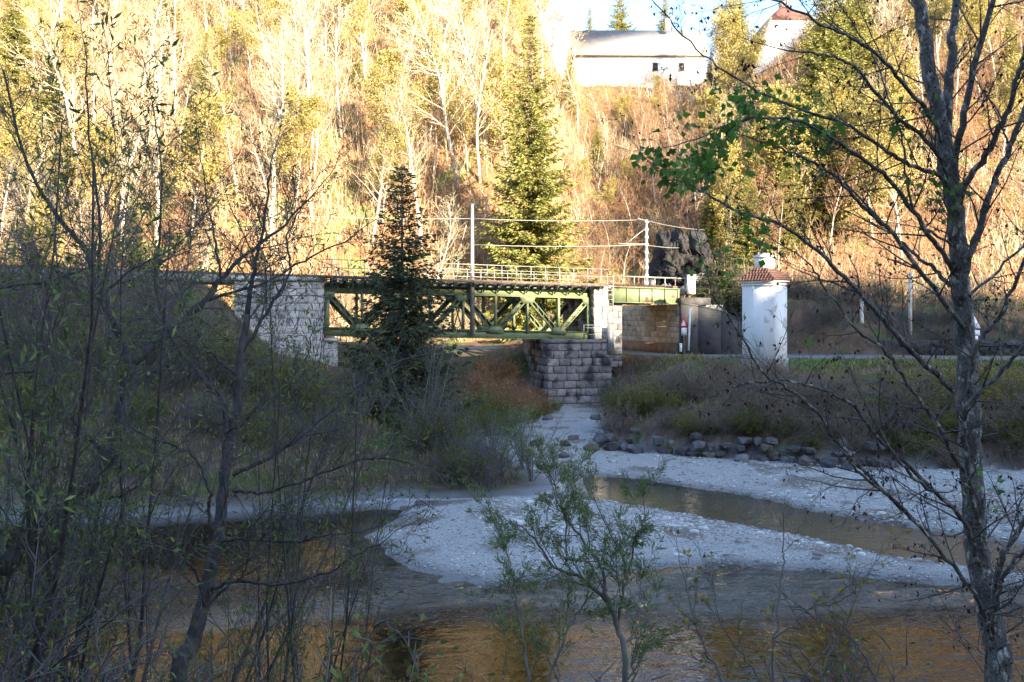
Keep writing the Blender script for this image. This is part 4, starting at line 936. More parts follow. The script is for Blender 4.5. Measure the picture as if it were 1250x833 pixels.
SPR = [(648, 18, 79.5, 0, 'tallest sunlit spruce standing directly behind the middle of the bridge', 1.0), (757, -25, 149, 1, 'spruce top rising behind the white house roof, left of the middle', 1.0), (812, -8, 150, 2, 'spruce top rising behind the right half of the white house roof', 1.0),
       (903, -22, 140, 0, 'narrow spruce between the white house and the church', .8), (1008, -60, 96, 1, 'big yellow-green spruce hiding the right side of the church', 1.0), (1034, -50, 104, 2, 'yellow-green spruce just right of the church tower', 1.1), (1052, -40, 112, 0, 'second yellow-green spruce right of the church tower', 1.1),
       (935, 100, 92, 2, 'spruce below the church, left of the big one', 1.15), (893, 160, 86, 0, 'smaller spruce above the rock outcrop', 1.3), (955, 150, 80, 1, 'spruce on the slope right above the white shrine', 1.25), (1008, 110, 84, 0, 'spruce up the slope to the right of the white shrine', 1.1), (915, 215, 76, 2, 'low dark spruce between the rock outcrop and the white shrine', 1.5), (870, 205, 82, 1, 'young spruce right behind the dark rock outcrop', 1.3),
       (1085, 40, 120, 1, 'distant spruce high on the right slope', 1.0), (1232, 10, 104, 2, 'spruce at the far right edge of the slope', 1.1), (1192, 60, 118, 0, 'distant spruce high at the right of the slope', 1.0),
       (104, 10, 128, 1, 'spruce top on the skyline at upper left', 1.0), (205, -40, 112, 2, 'loose yellow spruce on the upper left slope', 1.2), (383, -30, 118, 0, 'thin-crowned conifer with long bare trunk on the upper left slope', 1.0), (18, -30, 104, 1, 'conifer at the upper left corner', 1.1), (150, 120, 98, 0, 'mid-slope conifer at left', 1.1),
       (560, -30, 146, 2, 'distant conifer on the skyline left of the tallest spruce', 1.0), (300, -40, 140, 1, 'distant conifer on the left skyline', 1.0), (720, 10, 152, 2, 'slender conifer on the skyline at the left end of the house roof', .9)]
SPR += [(62, 50, 92, 1, 'spruce on the left slope near the left edge', 1.1), (252, 40, 100, 0, 'spruce high on the left slope above the abutment', 1.1), (436, 60, 104, 2, 'dark spruce high on the slope above the left end of the truss', 1.2), (782, 128, 118, 1, 'small spruce below the middle of the white house', 1.1), (868, 62, 128, 2, 'spruce covering the right end of the white house', 1.0), (728, 150, 108, 0, 'small spruce on the slope below the left end of the white house', 1.2), (694, 60, 124, 2, 'slender spruce just left of the white house', .8)]
for px, top, d, k, lab, wd in SPR: top_place('spruce%d' % k, px, top, d, 20, lab, None, wd)

# ---- forest on the hillside
random.seed(5); cnt = 0; tries = 0; placed = []
while cnt < 400 and tries < 12000:
    tries += 1
    px = random.uniform(-90, 1340); d = 74+random.random()**.8*74
    if px > 840: d = max(d, 70)
    x = gx(px, d)
    if min((x-a)**2+(d-b)**2 for a, b in placed+[(999, 999)]) < 3: continue
    r_ = random.random(); sc = random.uniform(.75, 1.15)
    house = 675 < px < 885
    if 900 < px < 996 and d > 88: continue
    if house:
        if d > 128: continue
        key = 'russet%d' % random.randrange(2); sc *= .62 if d > 90 else .62
        if 770 < px < 870 and d > 118: continue
        if px < 775 and d > 96: continue
        if r_ < .35: key = 'hbush%d' % random.randrange(2); sc = random.uniform(.7, 1)
    elif px < 640: key = ('pale%d' % random.randrange(4)) if r_ < .48 else ('yell%d' % random.randrange(2) if r_ < .82 else 'russet%d' % random.randrange(2))
    else: key = ('pale%d' % random.randrange(4)) if r_ < .34 else ('yell%d' % random.randrange(2) if r_ < .62 else 'russet%d' % random.randrange(2))
    if 570 < px < 760 and d < 84 and key[0] in 'py': key = 'hbush0'; sc = .8
    if 600 < px < 700 and d < 80: continue
    placed.append((x, d)); root = LIB[key]; place(key, x, d, None, None, sc, root['label'], root['group']); cnt += 1
for px in (742, 792, 846, 866):
    d = 131; x = gx(px, d); place('russet%d' % random.randrange(2), x, d, None, None, .62, L_R, G_R)
for px, d, s in ((790, 112, .9), (815, 108, 1.0), (838, 112, 1.0), (860, 105, 1.0), (800, 98, 1.0), (830, 95, 1.1), (850, 92, 1.0), (775, 90, .9), (805, 86, .9), (845, 84, .8), (790, 80, .7), (820, 78, .6)): place('russet%d' % random.randrange(2), gx(px, d), d, None, None, s, L_R, G_R)
for i in range(26):
    px = random.uniform(690, 885); d = random.uniform(96, 130); k = random.choice(['pale1', 'yell0', 'yell1', 'pale2', 'pale3']); place(k, gx(px, d), d, None, None, random.uniform(.35, .55)*(1.0 if d < 120 else .75), LIB[k]['label'], LIB[k]['group'])
for px, d, s_ in ((698, 126, .8), (706, 120, .8), (872, 132, .95), (884, 126, 1.0), (690, 132, .95), (862, 120, .7)): place('pale%d' % random.randrange(4), gx(px, d), d, None, None, s_, L_P, G_P)
for i in range(60):
    px = random.uniform(690, 880); d = random.uniform(79, 126); place('russet%d' % random.randrange(2) if random.random() < .7 else 'hbush%d' % random.randrange(2), gx(px, d), d, None, None, random.uniform(.45, .8)); o = COL.objects[-1]
for i in range(16):
    px = random.uniform(690, 910); d = random.uniform(150, 156); k = random.choice(['pale1', 'pale2', 'yell0', 'pale3']); place(k, gx(px, d), d, None, None, random.uniform(.4, .75), LIB[k]['label'], LIB[k]['group'])
# low bushes at the foot of the slope behind the bridge
for i in range(34):
    px = random.uniform(380, 860); d = random.uniform(74.5, 84); x = gx(px, d); place('hbush%d' % random.randrange(2), x, max(d, 78.5 if x < 8 else d), None, None, random.uniform(.5, .95), L_HB, G_HB)
for px in (108, 146, 190, 333, 384, 560, 592): 
    d = random.uniform(84, 96); x = gx(px, d); place('pale%d' % random.randrange(4), x, d, None, None, (1.5, 1.5, 1.45), L_P, G_P)

# ---- undergrowth of the hillside: uncountable
def undergrowth():
    q = MB(); n = 42000; d = 66+rng.random(n)**.9*80; px = rng.uniform(-60, 1310, n); x = (px-625)/F*d
    k = (x > 11) | (d > 78); x, d = x[k], d[k]; z = terrain(x, d); n = len(x)
    A = np.c_[x, d, z-.1]; D = rng.normal(0, .38, (n, 3))+np.array([0, 0, 1]); D /= np.linalg.norm(D, axis=1)[:, None]; L = rng.uniform(.5, 1.8, n)+2.6*rng.random(n)**3*(.5+vnoise(x*.3, d*.3, 91))
    B = A+D*L[:, None]; E = D+rng.normal(0, .35, (n, 3)); C2 = B+E*L[:, None]*.35; red = fbm(x, d, .09, 95)+.5*sm(x, 0, 12)-.25+rng.normal(0, .12, n) > .05
    for flag, mt, nm, lb in ((False, 'twig', 'undergrowth_stems', 'dense thin pale saplings and stems on the wooded hillside'), (True, 'twig_red', 'russet_undergrowth_stems', 'dense reddish-brown saplings and stems on the wooded hillside')):
        q = MB(); kk_ = np.where(red == flag)[0]; q.seg = [(A[i], B[i], .024, .012) for i in kk_]+[(B[i], C2[i], .012, .005) for i in kk_]
        o = q.build(nm, M[mt]); stuff(o); tag(o, lb, 'undergrowth')
    q = MB(); m = 50000; i = rng.integers(0, n, m); C = A[i]+D[i]*(L[i]*rng.random(m))[:, None]+rng.normal(0, .22, (m, 3)); C[:, 2] = np.maximum(C[:, 2], terrain(C[:, 0], C[:, 1])+.03)
    pick = fbm(C[:, 0], C[:, 1], .12, 77) > .12
    q.leaves(C[~pick], rng.normal(0, 1, ((~pick).sum(), 3)), .26, .15); o = q.build('russet_undergrowth', M['oleaf']); stuff(o); tag(o, 'rust-brown dead leaves and bracken on the wooded hillside', 'undergrowth')
    q = MB(); q.leaves(C[pick], rng.normal(0, 1, (pick.sum(), 3)), .26, .15); o = q.build('green_undergrowth', M['yleaf']); stuff(o); tag(o, 'yellow-green low leaves in patches on the wooded hillside', 'undergrowth')
undergrowth()

# ---- shaded banks: shrubs and small trees
random.seed(21)
G_G = 'grey bare bushes on the right bank'; L_G = 'dense grey-brown leafless bush on the right river bank'
G_M = 'mossy green bushes in the shade'; L_M = 'low bush with dull yellow-green leaves on the shaded bank'
G_O = 'rust-coloured bushes beside the gully'; L_O = 'rust-orange dry bush on the slope beneath the bridge'
G_D = 'dark bare trees on the left embankment'; L_D = 'thin dark leafless young tree on the shaded left embankment'
G_W = 'willows with narrow leaves on the left bank'; L_W = 'bushy willow with sparse narrow leaves on the shaded left bank'
G_Q = 'dark bare bushes on the left bank'; L_Q = 'tangled dark leafless bush on the shaded left bank'
for i in range(3): lib('gbush%d' % i, lambda: shrub('bare_bush', L_G, 'bush', 2.0, 1.7, 26, 'brush', 'straw', 500, (.09, .03), G_G, (9, 4), .016))
for i in range(2): lib('mbush%d' % i, lambda: shrub('green_bush', L_M, 'bush', 1.9, 1.8, 22, 'dktwig', 'mossleaf', 2600, (.12, .06), G_M, (10, 5), .012))
for i in range(2): lib('ybush%d' % i, lambda: shrub('yellow_bush', 'low bush with mustard-yellow leaves on the right bank at far right', 'bush', 1.9, 1.8, 22, 'dktwig', 'byleaf', 2400, (.12, .06), 'yellow bushes at the far right of the bank', (9, 4), .012))
for i in range(2): lib('obush%d' % i, lambda: shrub('rust_bush', L_O, 'bush', 1.7, 1.5, 22, 'twig_red', 'rleaf', 900, (.12, .05), G_O, (10, 5), .012))
for i in range(3): lib('dtree%d' % i, lambda: make_tree('dark_tree', L_D, 'tree', 8, .07, SPF, 'whiteish_twig', 'dktwig', 'byleaf', 160, (.11, .035), group=G_D, lean=(random.gauss(0, .12), 0)))
for i in range(2): lib('wtree%d' % i, lambda: make_tree('willow_bush', L_W, 'tree', 5.5, .05, SPS, 'whiteish_twig', 'dktwig', 'wleaf', 1300, (.13, .03), group=G_W, stems=7))
for i in range(2): lib('qbush%d' % i, lambda: shrub('dark_bush', L_Q, 'bush', 2.6, 2.2, 26, 'dktwig', 'wleaf', 500, (.10, .03), G_Q, (11, 5), .014))
def put(key, px, d, sc, dz=0.0):
    x = gx(px, d); root = LIB[key]; z = tz(x, d); lab, grp = LAB[key[:2]]
    top = 446 if 745 < px <= 850 else 434 if 850 < px <= 960 else 453 if px > 960 else (372+(px-300)*.95 if 300 < px < 422 else None)
    if top and d < 57 and key[0] in 'gmqydw':
        sc = min(sc, max(gz(top, d)-z, .25)/{'g': 2.0, 'm': 1.9, 'q': 2.6, 'y': 1.9, 'd': 8.0, 'w': 5.5}[key[0]])
        if key[0] in 'dw' and sc < .12: return None
    if key[0] == 'g' and px < 660: lab, grp = 'grey-brown leafless bush on the shaded left bank', 'grey bare bushes on the left bank'
    if key[0] == 'q' and px > 700: lab, grp = 'tangled dark bush on the bank just right of the stone pier', 'dark bushes right of the pier'
    return place(key, x, d, z+dz, None, sc*random.uniform(.85, 1.15), lab, grp)
LAB = {k[:2]: (o['label'], o['group']) for k, o in LIB.items() if 'group' in o}
# right bank brush
for i in range(110):
    px = random.uniform(745, 1330); d0 = np.interp(px, [760, 780, 1000, 1250, 1500], [40.6, 39.6, 36.3, 34.8, 33]); f = random.random(); d = d0+.9+f*(16 if px > 960 else 13)
    if px > 960 and f > .8: continue
    if 690 < px < 850 and d > 52: continue
    put('gbush%d' % random.randrange(3), px, d, .95 if f < .6 else .6)
for px, d, s in ((770, 44, .9), (792, 46, .8), (760, 47, .8), (805, 43, .8), (1040, 47, .9), (1080, 46, 1.0), (1110, 44, 1.0), (1140, 43, 1.0), (1160, 41, 1.0), (1205, 43, 1.0), (1240, 44, 1.1), (1180, 48, .9), (1260, 40, 1.), (1215, 39, .9), (1130, 39, .8), (775, 52, .6), (905, 51.5, .5), (880, 52, .5)): put('mbush%d' % random.randrange(2), px, d, s)
for px, d in ((880, 50), (900, 49.5), (918, 50.2), (935, 49.7), (895, 51), (865, 51), (950, 50)): put('gbush%d' % random.randrange(3), px, d, 1.05)
for i in range(46):
    px = random.uniform(900, 1330); d = random.uniform(63.5, 74); x = gx(px, d)
    if x > 15.5: place('qbush%d' % random.randrange(2), x, d, None, None, random.uniform(.6, 1.0), 'dark leafless bush on the slope behind the road at right', 'dark bushes on the slope behind the road')
for i in range(90):
    px = random.uniform(955, 1330); d = random.uniform(59, 65); x = gx(px, d)
    if dist_line(np.array([x]), np.array([d]), ROAD)[0] > 3.6: place('qbush%d' % random.randrange(2) if random.random() < .7 else 'gbush1', x, d, None, None, random.uniform(.4, .75), 'dark leafless bush on the slope behind the road at right', 'dark bushes on the slope behind the road')
for i in range(12):
    px = random.uniform(852, 930); d = random.uniform(61.8, 66); put('gbush%d' % random.randrange(3), px, d, .7)
for i in range(64):
    px = random.uniform(750, 1320); d0 = np.interp(px, [750, 780, 1000, 1250, 1500], [40.2, 39.6, 36.3, 34.8, 33]); put(random.choice(['gbush0', 'gbush1', 'gbush2', 'mbush0', 'gbush2']), px, d0+random.uniform(.45, 1.4), random.uniform(.35, .6))
for i in range(26):
    px = random.uniform(1065, 1330); put('ybush%d' % random.randrange(2) if random.random() < .6 else 'mbush%d' % random.randrange(2), px, random.uniform(35.5, 47), random.uniform(.6, 1.0))
for i in range(16): put('gbush%d' % random.randrange(3), random.uniform(1120, 1330), random.uniform(34.6, 37.5), random.uniform(.5, .8))
# gully sides
for px, d, s in ((600, 57, 1.1), (615, 55.5, 1.2), (632, 56, 1.0), (640, 54, 1.0), (622, 53, 1.1), (604, 54, 1.2), (590, 53, 1.0), (650, 55, .8), (612, 58.5, .9), (598, 60, 1.0), (614, 60.4, 1.1), (630, 59.8, 1.0), (644, 59, .9), (590, 58.6, 1.0), (660, 53.5, .7), (636, 58, .8), (645, 51.5, .6)): put('obush%d' % random.randrange(2), px, d, s)
for px, d, s in ((600, 50, .9), (625, 49, .7), (648, 50, .6), (580, 50, .9), (590, 47, .8), (610, 46, .7), (665, 54, .45), (676, 55, .4)): put('mbush%d' % random.randrange(2), px, d, s)
for px, d, s in ((748, 56, .8), (760, 55, .9), (752, 53, .8), (742, 58, .6), (770, 57, .6)): put('qbush%d' % random.randrange(2), px, d, s)
# left bank: point and embankment
for i in range(36):
    px = random.uniform(-60, 550); d = random.uniform(34, 55)
    x = gx(px, d)
    if 300 < px < 420 and d > 50: continue
    put('qbush%d' % random.randrange(2) if random.random() < .6 else 'gbush%d' % random.randrange(3), px, d, random.uniform(.8, 1.2) if not 265 < px < 430 else .55)
for i in range(34):
    px = random.uniform(-60, 600); d = random.uniform(31.5, 40); s = random.uniform(.6, .95)
    if px < 430: d += 2
    put('mbush%d' % random.randrange(2) if random.random() < .5 else 'qbush%d' % random.randrange(2), px, d, s)
for px, d, s in ((230, 40, 1.2), (275, 39, 1.1), (320, 38, .9), (355, 37, .8), (250, 44, 1.1), (300, 40, .9), (210, 45, 1.1)): put('mbush%d' % random.randrange(2), px, d, s)
for i in range(44):
    px = random.uniform(-50, 440) if i < 34 else random.uniform(440, 560); d = random.uniform(36, 51)
    s = random.uniform(.6, 1.0)*(1.0 if px < 250 else .42)
    put('dtree%d' % random.randrange(3), px, d, s)
for px, d, s in ((555, 36, .55), (590, 34, .5), (620, 33, .42), (600, 36, .5), (650, 33.5, .4), (640, 36, .45), (520, 38, .8), (440, 37, .5), (545, 41, .35), (530, 38, .45), (430, 42, .4), (675, 33, .35), (570, 32.8, .4), (610, 34.5, .4)): put('wtree%d' % random.randrange(2), px, d, s)
for px, d, s in ((858, 63.5, .8), (872, 63, .9), (885, 63, .9), (898, 62.6, .8), (866, 62.3, .5), (880, 62.2, .5)): put('mbush%d' % random.randrange(2), px, d, s)
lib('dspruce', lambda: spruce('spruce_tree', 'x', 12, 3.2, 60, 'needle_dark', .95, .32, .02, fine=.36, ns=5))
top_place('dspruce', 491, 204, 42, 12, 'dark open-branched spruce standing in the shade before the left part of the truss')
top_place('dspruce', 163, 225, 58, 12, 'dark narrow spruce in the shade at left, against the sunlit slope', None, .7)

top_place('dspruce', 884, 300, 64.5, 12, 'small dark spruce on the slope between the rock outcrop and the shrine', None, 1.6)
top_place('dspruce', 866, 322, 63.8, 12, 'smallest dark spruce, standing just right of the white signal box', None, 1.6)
for px, d, s_ in ((800, 66, .5), (815, 66.2, .55), (868, 66, .8), (845, 66.2, .5), (880, 66.5, .9), (835, 66.4, .5)): place('qbush%d' % random.randrange(2), gx(px, d), d, None, None, s_, 'dark leafless bush in front of the rock outcrop', 'bushes in front of the rock outcrop')
# ---- grass and dry stems on banks (uncountable)
def grass():
    def blades(name, n, x, y, L, mt, lab, cat):
        z = terrain(x, y); q = MB(); m = len(x); C = np.c_[x, y, z-.02]; D = rng.normal(0, .35, (m, 3))+np.array([0, 0, 1]); L = L*rng.uniform(.5, 1.3, m)
        q.leaves(C, D, L, .035+L*.05); o = q.build(name, M[mt]); stuff(o); tag(o, lab, cat)
    n = 30000; px = rng.uniform(735, 1330, n); d = rng.uniform(42, 58, n); x = (px-625)/F*d; k = (dist_line(x, d, ROAD) < 8.5) & (dist_line(x, d, ROAD) > 3.0) & (x > 6.5); blades('verge_grass', n, x[k], d[k], .16, 'blade', 'short green grass on the verge between road and brush', 'grass')
    n = 30000; px = rng.uniform(-60, 1330, n); d = rng.uniform(30, 68, n); x = (px-625)/F*d; s = -sdist(x, d, LOW); dr = dist_line(x, d, ROAD); k = (s > 1.6) & (dr > 3.2); blades('bank_grass', n, x[k], d[k], .36, 'straw', 'dry tan grass and stalks over the shaded river banks', 'grass')
    n = 16000; px = rng.uniform(-60, 1330, n); d = rng.uniform(30, 60, n); x = (px-625)/F*d; s = -sdist(x, d, LOW); dr = dist_line(x, d, ROAD); k = (s > 1.2) & (dr > 3.2); blades('bank_weeds', n, x[k], d[k], .3, 'mossleaf', 'dull green weeds over the shaded river banks', 'weeds')
grass()

# ------------------------------------------------------------------ foreground trees (limbs traced in space)
def limb(pts, k=6):
    """smooth a coarse 3-D path"""
    pts = np.asarray(pts, float); n = len(pts)
    if n < 3: 
        t = np.linspace(0, 1, 6)[:, None]; return pts[0]*(1-t)+pts[-1]*t
    Pm = np.vstack([2*pts[0]-pts[1], pts, 2*pts[-1]-pts[-2]]); out = []
    for i in range(n-1):
        p0, p1, p2, p3 = Pm[i:i+4]
        for j in range(k):
            t = j/k; out.append(.5*((2*p1)+(-p0+p2)*t+(2*p0-5*p1+4*p2-p3)*t*t+(-p0+3*p1-3*p2+p3)*t**3))
    out.append(pts[-1]); out = np.array(out); s = out.copy(); s[1:-1] += rng.normal(0, .008, s[1:-1].shape); return s
def fg_tree(name, label, cat, trunk, limbs, bark, twig, sp, kid_every, kid_len, tip_r=.004, leaf=None):
    """trunk: (points, r0, r1); limbs: list of (points, r0, r1)"""
    t = thing(name, label, cat, (0, 0, 0)); alltips = []; paths = []
    q = MB(); p = limb(trunk[0]); q.tube(p, np.linspace(trunk[1], trunk[2], len(p)), 12, wob=.10); q.build('trunk', M[bark], t, True)
    tw = MB()
    for pts, r0, r1 in limbs:
        q = MB(); p = limb(pts); rad = np.linspace(r0, r1, len(p)); q.tube(p, rad, 8, wob=.12); q.build('limb', M[bark], t, True); paths.append((p, rad, 1))
    paths.append((limb(trunk[0]), np.linspace(trunk[1], trunk[2], len(limb(trunk[0]))), .35))
    for p, rad, dens in paths:
        L = np.r_[0, np.cumsum(np.linalg.norm(np.diff(p, axis=0), axis=1))]; n = int(L[-1]/kid_every*dens)
        for j in range(n):
            s = L[-1]*(.12+.88*(j+random.random())/n); i = min(np.searchsorted(L, s)-1, len(p)-2); i = max(i, 0)
            d = Vector(p[i+1]-p[i]).normalized(); o = rv(1); o = (o-d*o.dot(d)).normalized(); a = R(random.uniform(28, 65)); nd = d*math.cos(a)+o*math.sin(a)
            ll = kid_len*random.uniform(.4, 1.2)*(1-.45*s/L[-1]); grow((tw, tw), Vector(p[i]), nd, ll, min(rad[i]*.5, .011), 1, sp, alltips)
        d = Vector(p[-1]-p[-2]).normalized(); grow((tw, tw), Vector(p[-1]), d, kid_len*.7, min(rad[-1], .008), 1, sp, alltips)
    tw.build('twigs', M[twig], t)
    return t, alltips
SPA = Spec(n=(4, 6, 4, 3), kids=(1, 6, 3), ang=(10, 42, 42), ratio=(1, .45, .5), jit=(0, .10, .16, .16), up=(0, .03, .01, 0), start=(0, .12, .2), tap=.3, fall=.4, rmin=.0022)
def path(*pp, d0=8.5, d1=None):
    n = len(pp); d1 = d0 if d1 is None else d1
    return [P(a, b, d0+(d1-d0)*i/max(n-1, 1)) for i, (a, b) in enumerate(pp)]
random.seed(3)
dA = 8.6
trunk = path((1236, 960), (1220, 833), (1213, 784), (1200, 712), (1190, 640), (1185, 550), (1183, 480), (1178, 414), (1173, 347), (1168, 279), (1158, 215), (1149, 151), (1138, 101), (1128, 40), (1121, 0), (1112, -60), d0=8.4, d1=9.0)
g0_ = tz(trunk[0][0], trunk[0][1]); trunk[0][2] = g0_-.15
alimbs = [
 (path((1154, 185), (1158, 118), (1163, 50), (1167, 0), (1172, -70), d0=8.9, d1=9.2), .075, .045),
 (path((1168, 290), (1165, 208), (1175, 151), (1192, 67), (1212, 0), (1222, -50), d0=8.7, d1=8.2), .055, .03),
 (path((1170, 330), (1168, 279), (1178, 228), (1202, 191), (1219, 158), (1239, 107), (1250, 67), (1265, 0), d0=8.6, d1=7.9), .05, .025),
 (path((1174, 365), (1179, 324), (1195, 280), (1209, 235), (1229, 188), (1250, 134), (1290, 40), d0=8.6, d1=8.3), .05, .03),
 (path((1150, 175), (1135, 141), (1094, 91), (1054, 54), (1010, 34), (960, 7), (915, -10), d0=8.8, d1=7.2), .03, .010),
 (path((1160, 225), (1141, 183), (1101, 148), (1074, 118), (1041, 82), (1014, 69), (960, 62), d0=8.8, d1=7.6), .032, .010),
 (path((1160, 232), (1145, 215), (1111, 202), (1078, 181), (1027, 151), (960, 128), (905, 100), (850, 60), (800, 5), d0=8.8, d1=8.0), .032, .008),
 (path((1172, 345), (1150, 310), (1118, 265), (1088, 222), (1054, 195), (1010, 165), (960, 144), (900, 148), (850, 170), d0=8.7, d1=7.6), .036, .009),
 (path((1176, 400), (1130, 340), (1084, 279), (1047, 245), (1010, 208), (960, 185), (915, 168), d0=8.6, d1=7.9), .034, .009),
 (path((1165, 478), (1126, 441), (1089, 404), (1055, 364), (1015, 324), (964, 280), (900, 258), (855, 232), (810, 215), d0=8.5, d1=7.4), .042, .008),
 (path((1178, 575), (1166, 559), (1142, 515), (1119, 485), (1082, 431), (1048, 404), (1008, 354), (985, 320), d0=8.5, d1=7.8), .036, .010),
 (path((1160, 350), (1142, 330), (1119, 314), (1085, 280), (1040, 232), (1000, 210), d0=8.7, d1=9.4), .03, .010),
 (path((1140, 600), (1099, 559), (1068, 532), (1042, 495), (1001, 475), (961, 465), (900, 470), (840, 500), d0=8.3, d1=7.3), .028, .007),
 (path((1120, 640), (1080, 600), (1038, 559), (991, 498), (958, 471), (931, 455), (907, 414), (874, 364), (862, 330), d0=8.0, d1=7.0), .026, .007),
 (path((1210, 780), (1192, 730), (1174, 705), (1135, 658), (1099, 618), (1052, 579), (1027, 550), d0=8.3, d1=7.6), .032, .014),
 (path((1196, 690), (1171, 629), (1124, 590), (1088, 550), (1060, 500), d0=8.4, d1=7.8), .034, .012),
 (path((1192, 640), (1180, 560), (1180, 498), (1220, 458), (1250, 424), (1300, 380), d0=8.2, d1=7.6), .036, .02),
 (path((1182, 480), (1193, 421), (1223, 381), (1250, 320), (1290, 250), d0=8.5, d1=8.0), .034, .018),
 (path((1172, 400), (1166, 377), (1203, 344), (1250, 300), (1300, 270), d0=8.7, d1=9.2), .026, .014),
 (path((1208, 760), (1217, 705), (1225, 676), (1250, 636), (1300, 560), d0=8.4, d1=8.0), .045, .028),
 (path((1212, 775), (1220, 720), (1228, 701), (1250, 672), (1300, 640), d0=8.3, d1=7.8), .03, .02),
 (path((1203, 850), (1204, 780), (1210, 755), (1235, 745), (1255, 740), d0=8.0, d1=7.6), .022, .012),
 (path((1162, 300), (1118, 265), (1107, 218), (1100, 165), (1085, 118), (1060, 57), (1020, 0), d0=8.4, d1=7.8), .018, .006)]
ar, tips = fg_tree('foreground_alder', 'large lichen-spotted leafless tree with many spreading limbs at the right edge', 'tree', (trunk, .122, .055), [(a_, b_*.74, c_*.7) for a_, b_, c_ in alimbs], 'aldbark', 'dktwig', SPA, .17, .95)
# withered catkins / curled dead leaves
q = MB(); n = 2600; idx = rng.integers(0, len(tips), n); C = np.array([tips[i][0][:] for i in idx]); D = rng.normal(0, .5, (n, 3))+np.array([0, 0, -1.0]); q.leaves(C, D, rng.uniform(.02, .055, n), rng.uniform(.015, .03, n), .4); q.build('withered_leaves', M['dead'], ar)
# remaining broad green leaves
q = MB(); C = []
TT = np.array([t_[0][:] for t_ in tips]); PX = TT[:, 0]/TT[:, 1]*F+625; PY = HY-(TT[:, 2]-CAMZ)/TT[:, 1]*F
def inreg(cx, cy, rx, ry): return np.where((((PX-cx)/rx)**2+((PY-cy)/ry)**2) < 1)[0]
for cx, cy, rx, ry, n in ((925, 138, 80, 40, 220), (850, 175, 60, 45, 230), (810, 205, 30, 40, 60), (985, 165, 55, 45, 110), (1120, 145, 30, 30, 26), (1140, 215, 30, 40, 30), (1180, 260, 30, 30, 16), (1200, 590, 40, 30, 16), (900, 300, 60, 40, 50), (880, 190, 60, 30, 80)):
    ii = inreg(cx, cy, rx, ry)
    if len(ii): C.append(TT[ii[rng.integers(0, len(ii), n)]]+rng.normal(0, .045, (n, 3)))
C = np.concatenate(C); n = len(C); q.leaves(C, rng.normal(0, .6, (n, 3))+np.array([0, 0, -.5]), rng.uniform(.05, .095, n), rng.uniform(.045, .075, n), .2); q.build('foliage', M['gleaf'], ar)

# left leaning tree
SPL = Spec(n=(4, 6, 4, 3), kids=(1, 8, 4), ang=(10, 40, 42), ratio=(1, .5, .5), jit=(0, .13, .18, .18), up=(0, .03, .01, 0), start=(0, .1, .15), tap=.3, fall=.3, rmin=.003)
trunk = path((-260, 900), (-120, 775), (0, 693), (27, 672), (61, 638), (99, 601), (126, 570), (141, 525), (151, 485), (161, 445), d0=9.0, d1=10.5); trunk[0][2] = tz(trunk[0][0], trunk[0][1])-.1
ll = [(path((161, 447), (138, 391), (118, 351), (107, 310), (87, 284), (60, 250), (30, 190), (5, 90), d0=10.5, d1=11.2), .05, .014),
      (path((161, 447), (202, 411), (249, 368), (286, 324), (340, 280), (385, 235), d0=10.5, d1=11.5), .045, .010),
      (path((225, 390), (249, 368), (319, 347), (370, 318), (430, 290), d0=10.8, d1=11.8), .026, .008),
      (path((60, 640), (90, 625), (130, 610), (160, 600), (200, 560), d0=10.0, d1=9.5), .022, .007),
      (path((20, 680), (60, 680), (95, 640), (100, 615), d0=9.6, d1=9.2), .022, .007),
      (path((118, 351), (122, 300), (118, 230), (108, 160), (106, 70), d0=10.9, d1=11.2), .024, .007),
      (path((205, 408), (190, 350), (195, 280), (197, 200), (185, 120), d0=10.7, d1=11.3), .024, .006),
      (path((130, 560), (80, 500), (50, 455), (0, 458), (-60, 470), d0=10.2, d1=10.6), .026, .012),
      (path((100, 330), (60, 345), (0, 352), (-60, 380), d0=10.9, d1=10.0), .024, .010),
      (path((270, 345), (262, 290), (250, 230), (240, 160), d0=11.1, d1=11.6), .018, .005),
      (path((120, 365), (160, 330), (215, 300), (250, 262), d0=10.8, d1=11.4), .018, .005)]
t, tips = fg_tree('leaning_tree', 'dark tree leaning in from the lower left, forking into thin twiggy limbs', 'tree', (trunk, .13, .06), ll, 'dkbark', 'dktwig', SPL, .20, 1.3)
q = MB(); leafset(q, tips, 5200, .085, .020, .02); q.build('foliage', M['wleaf'], t)

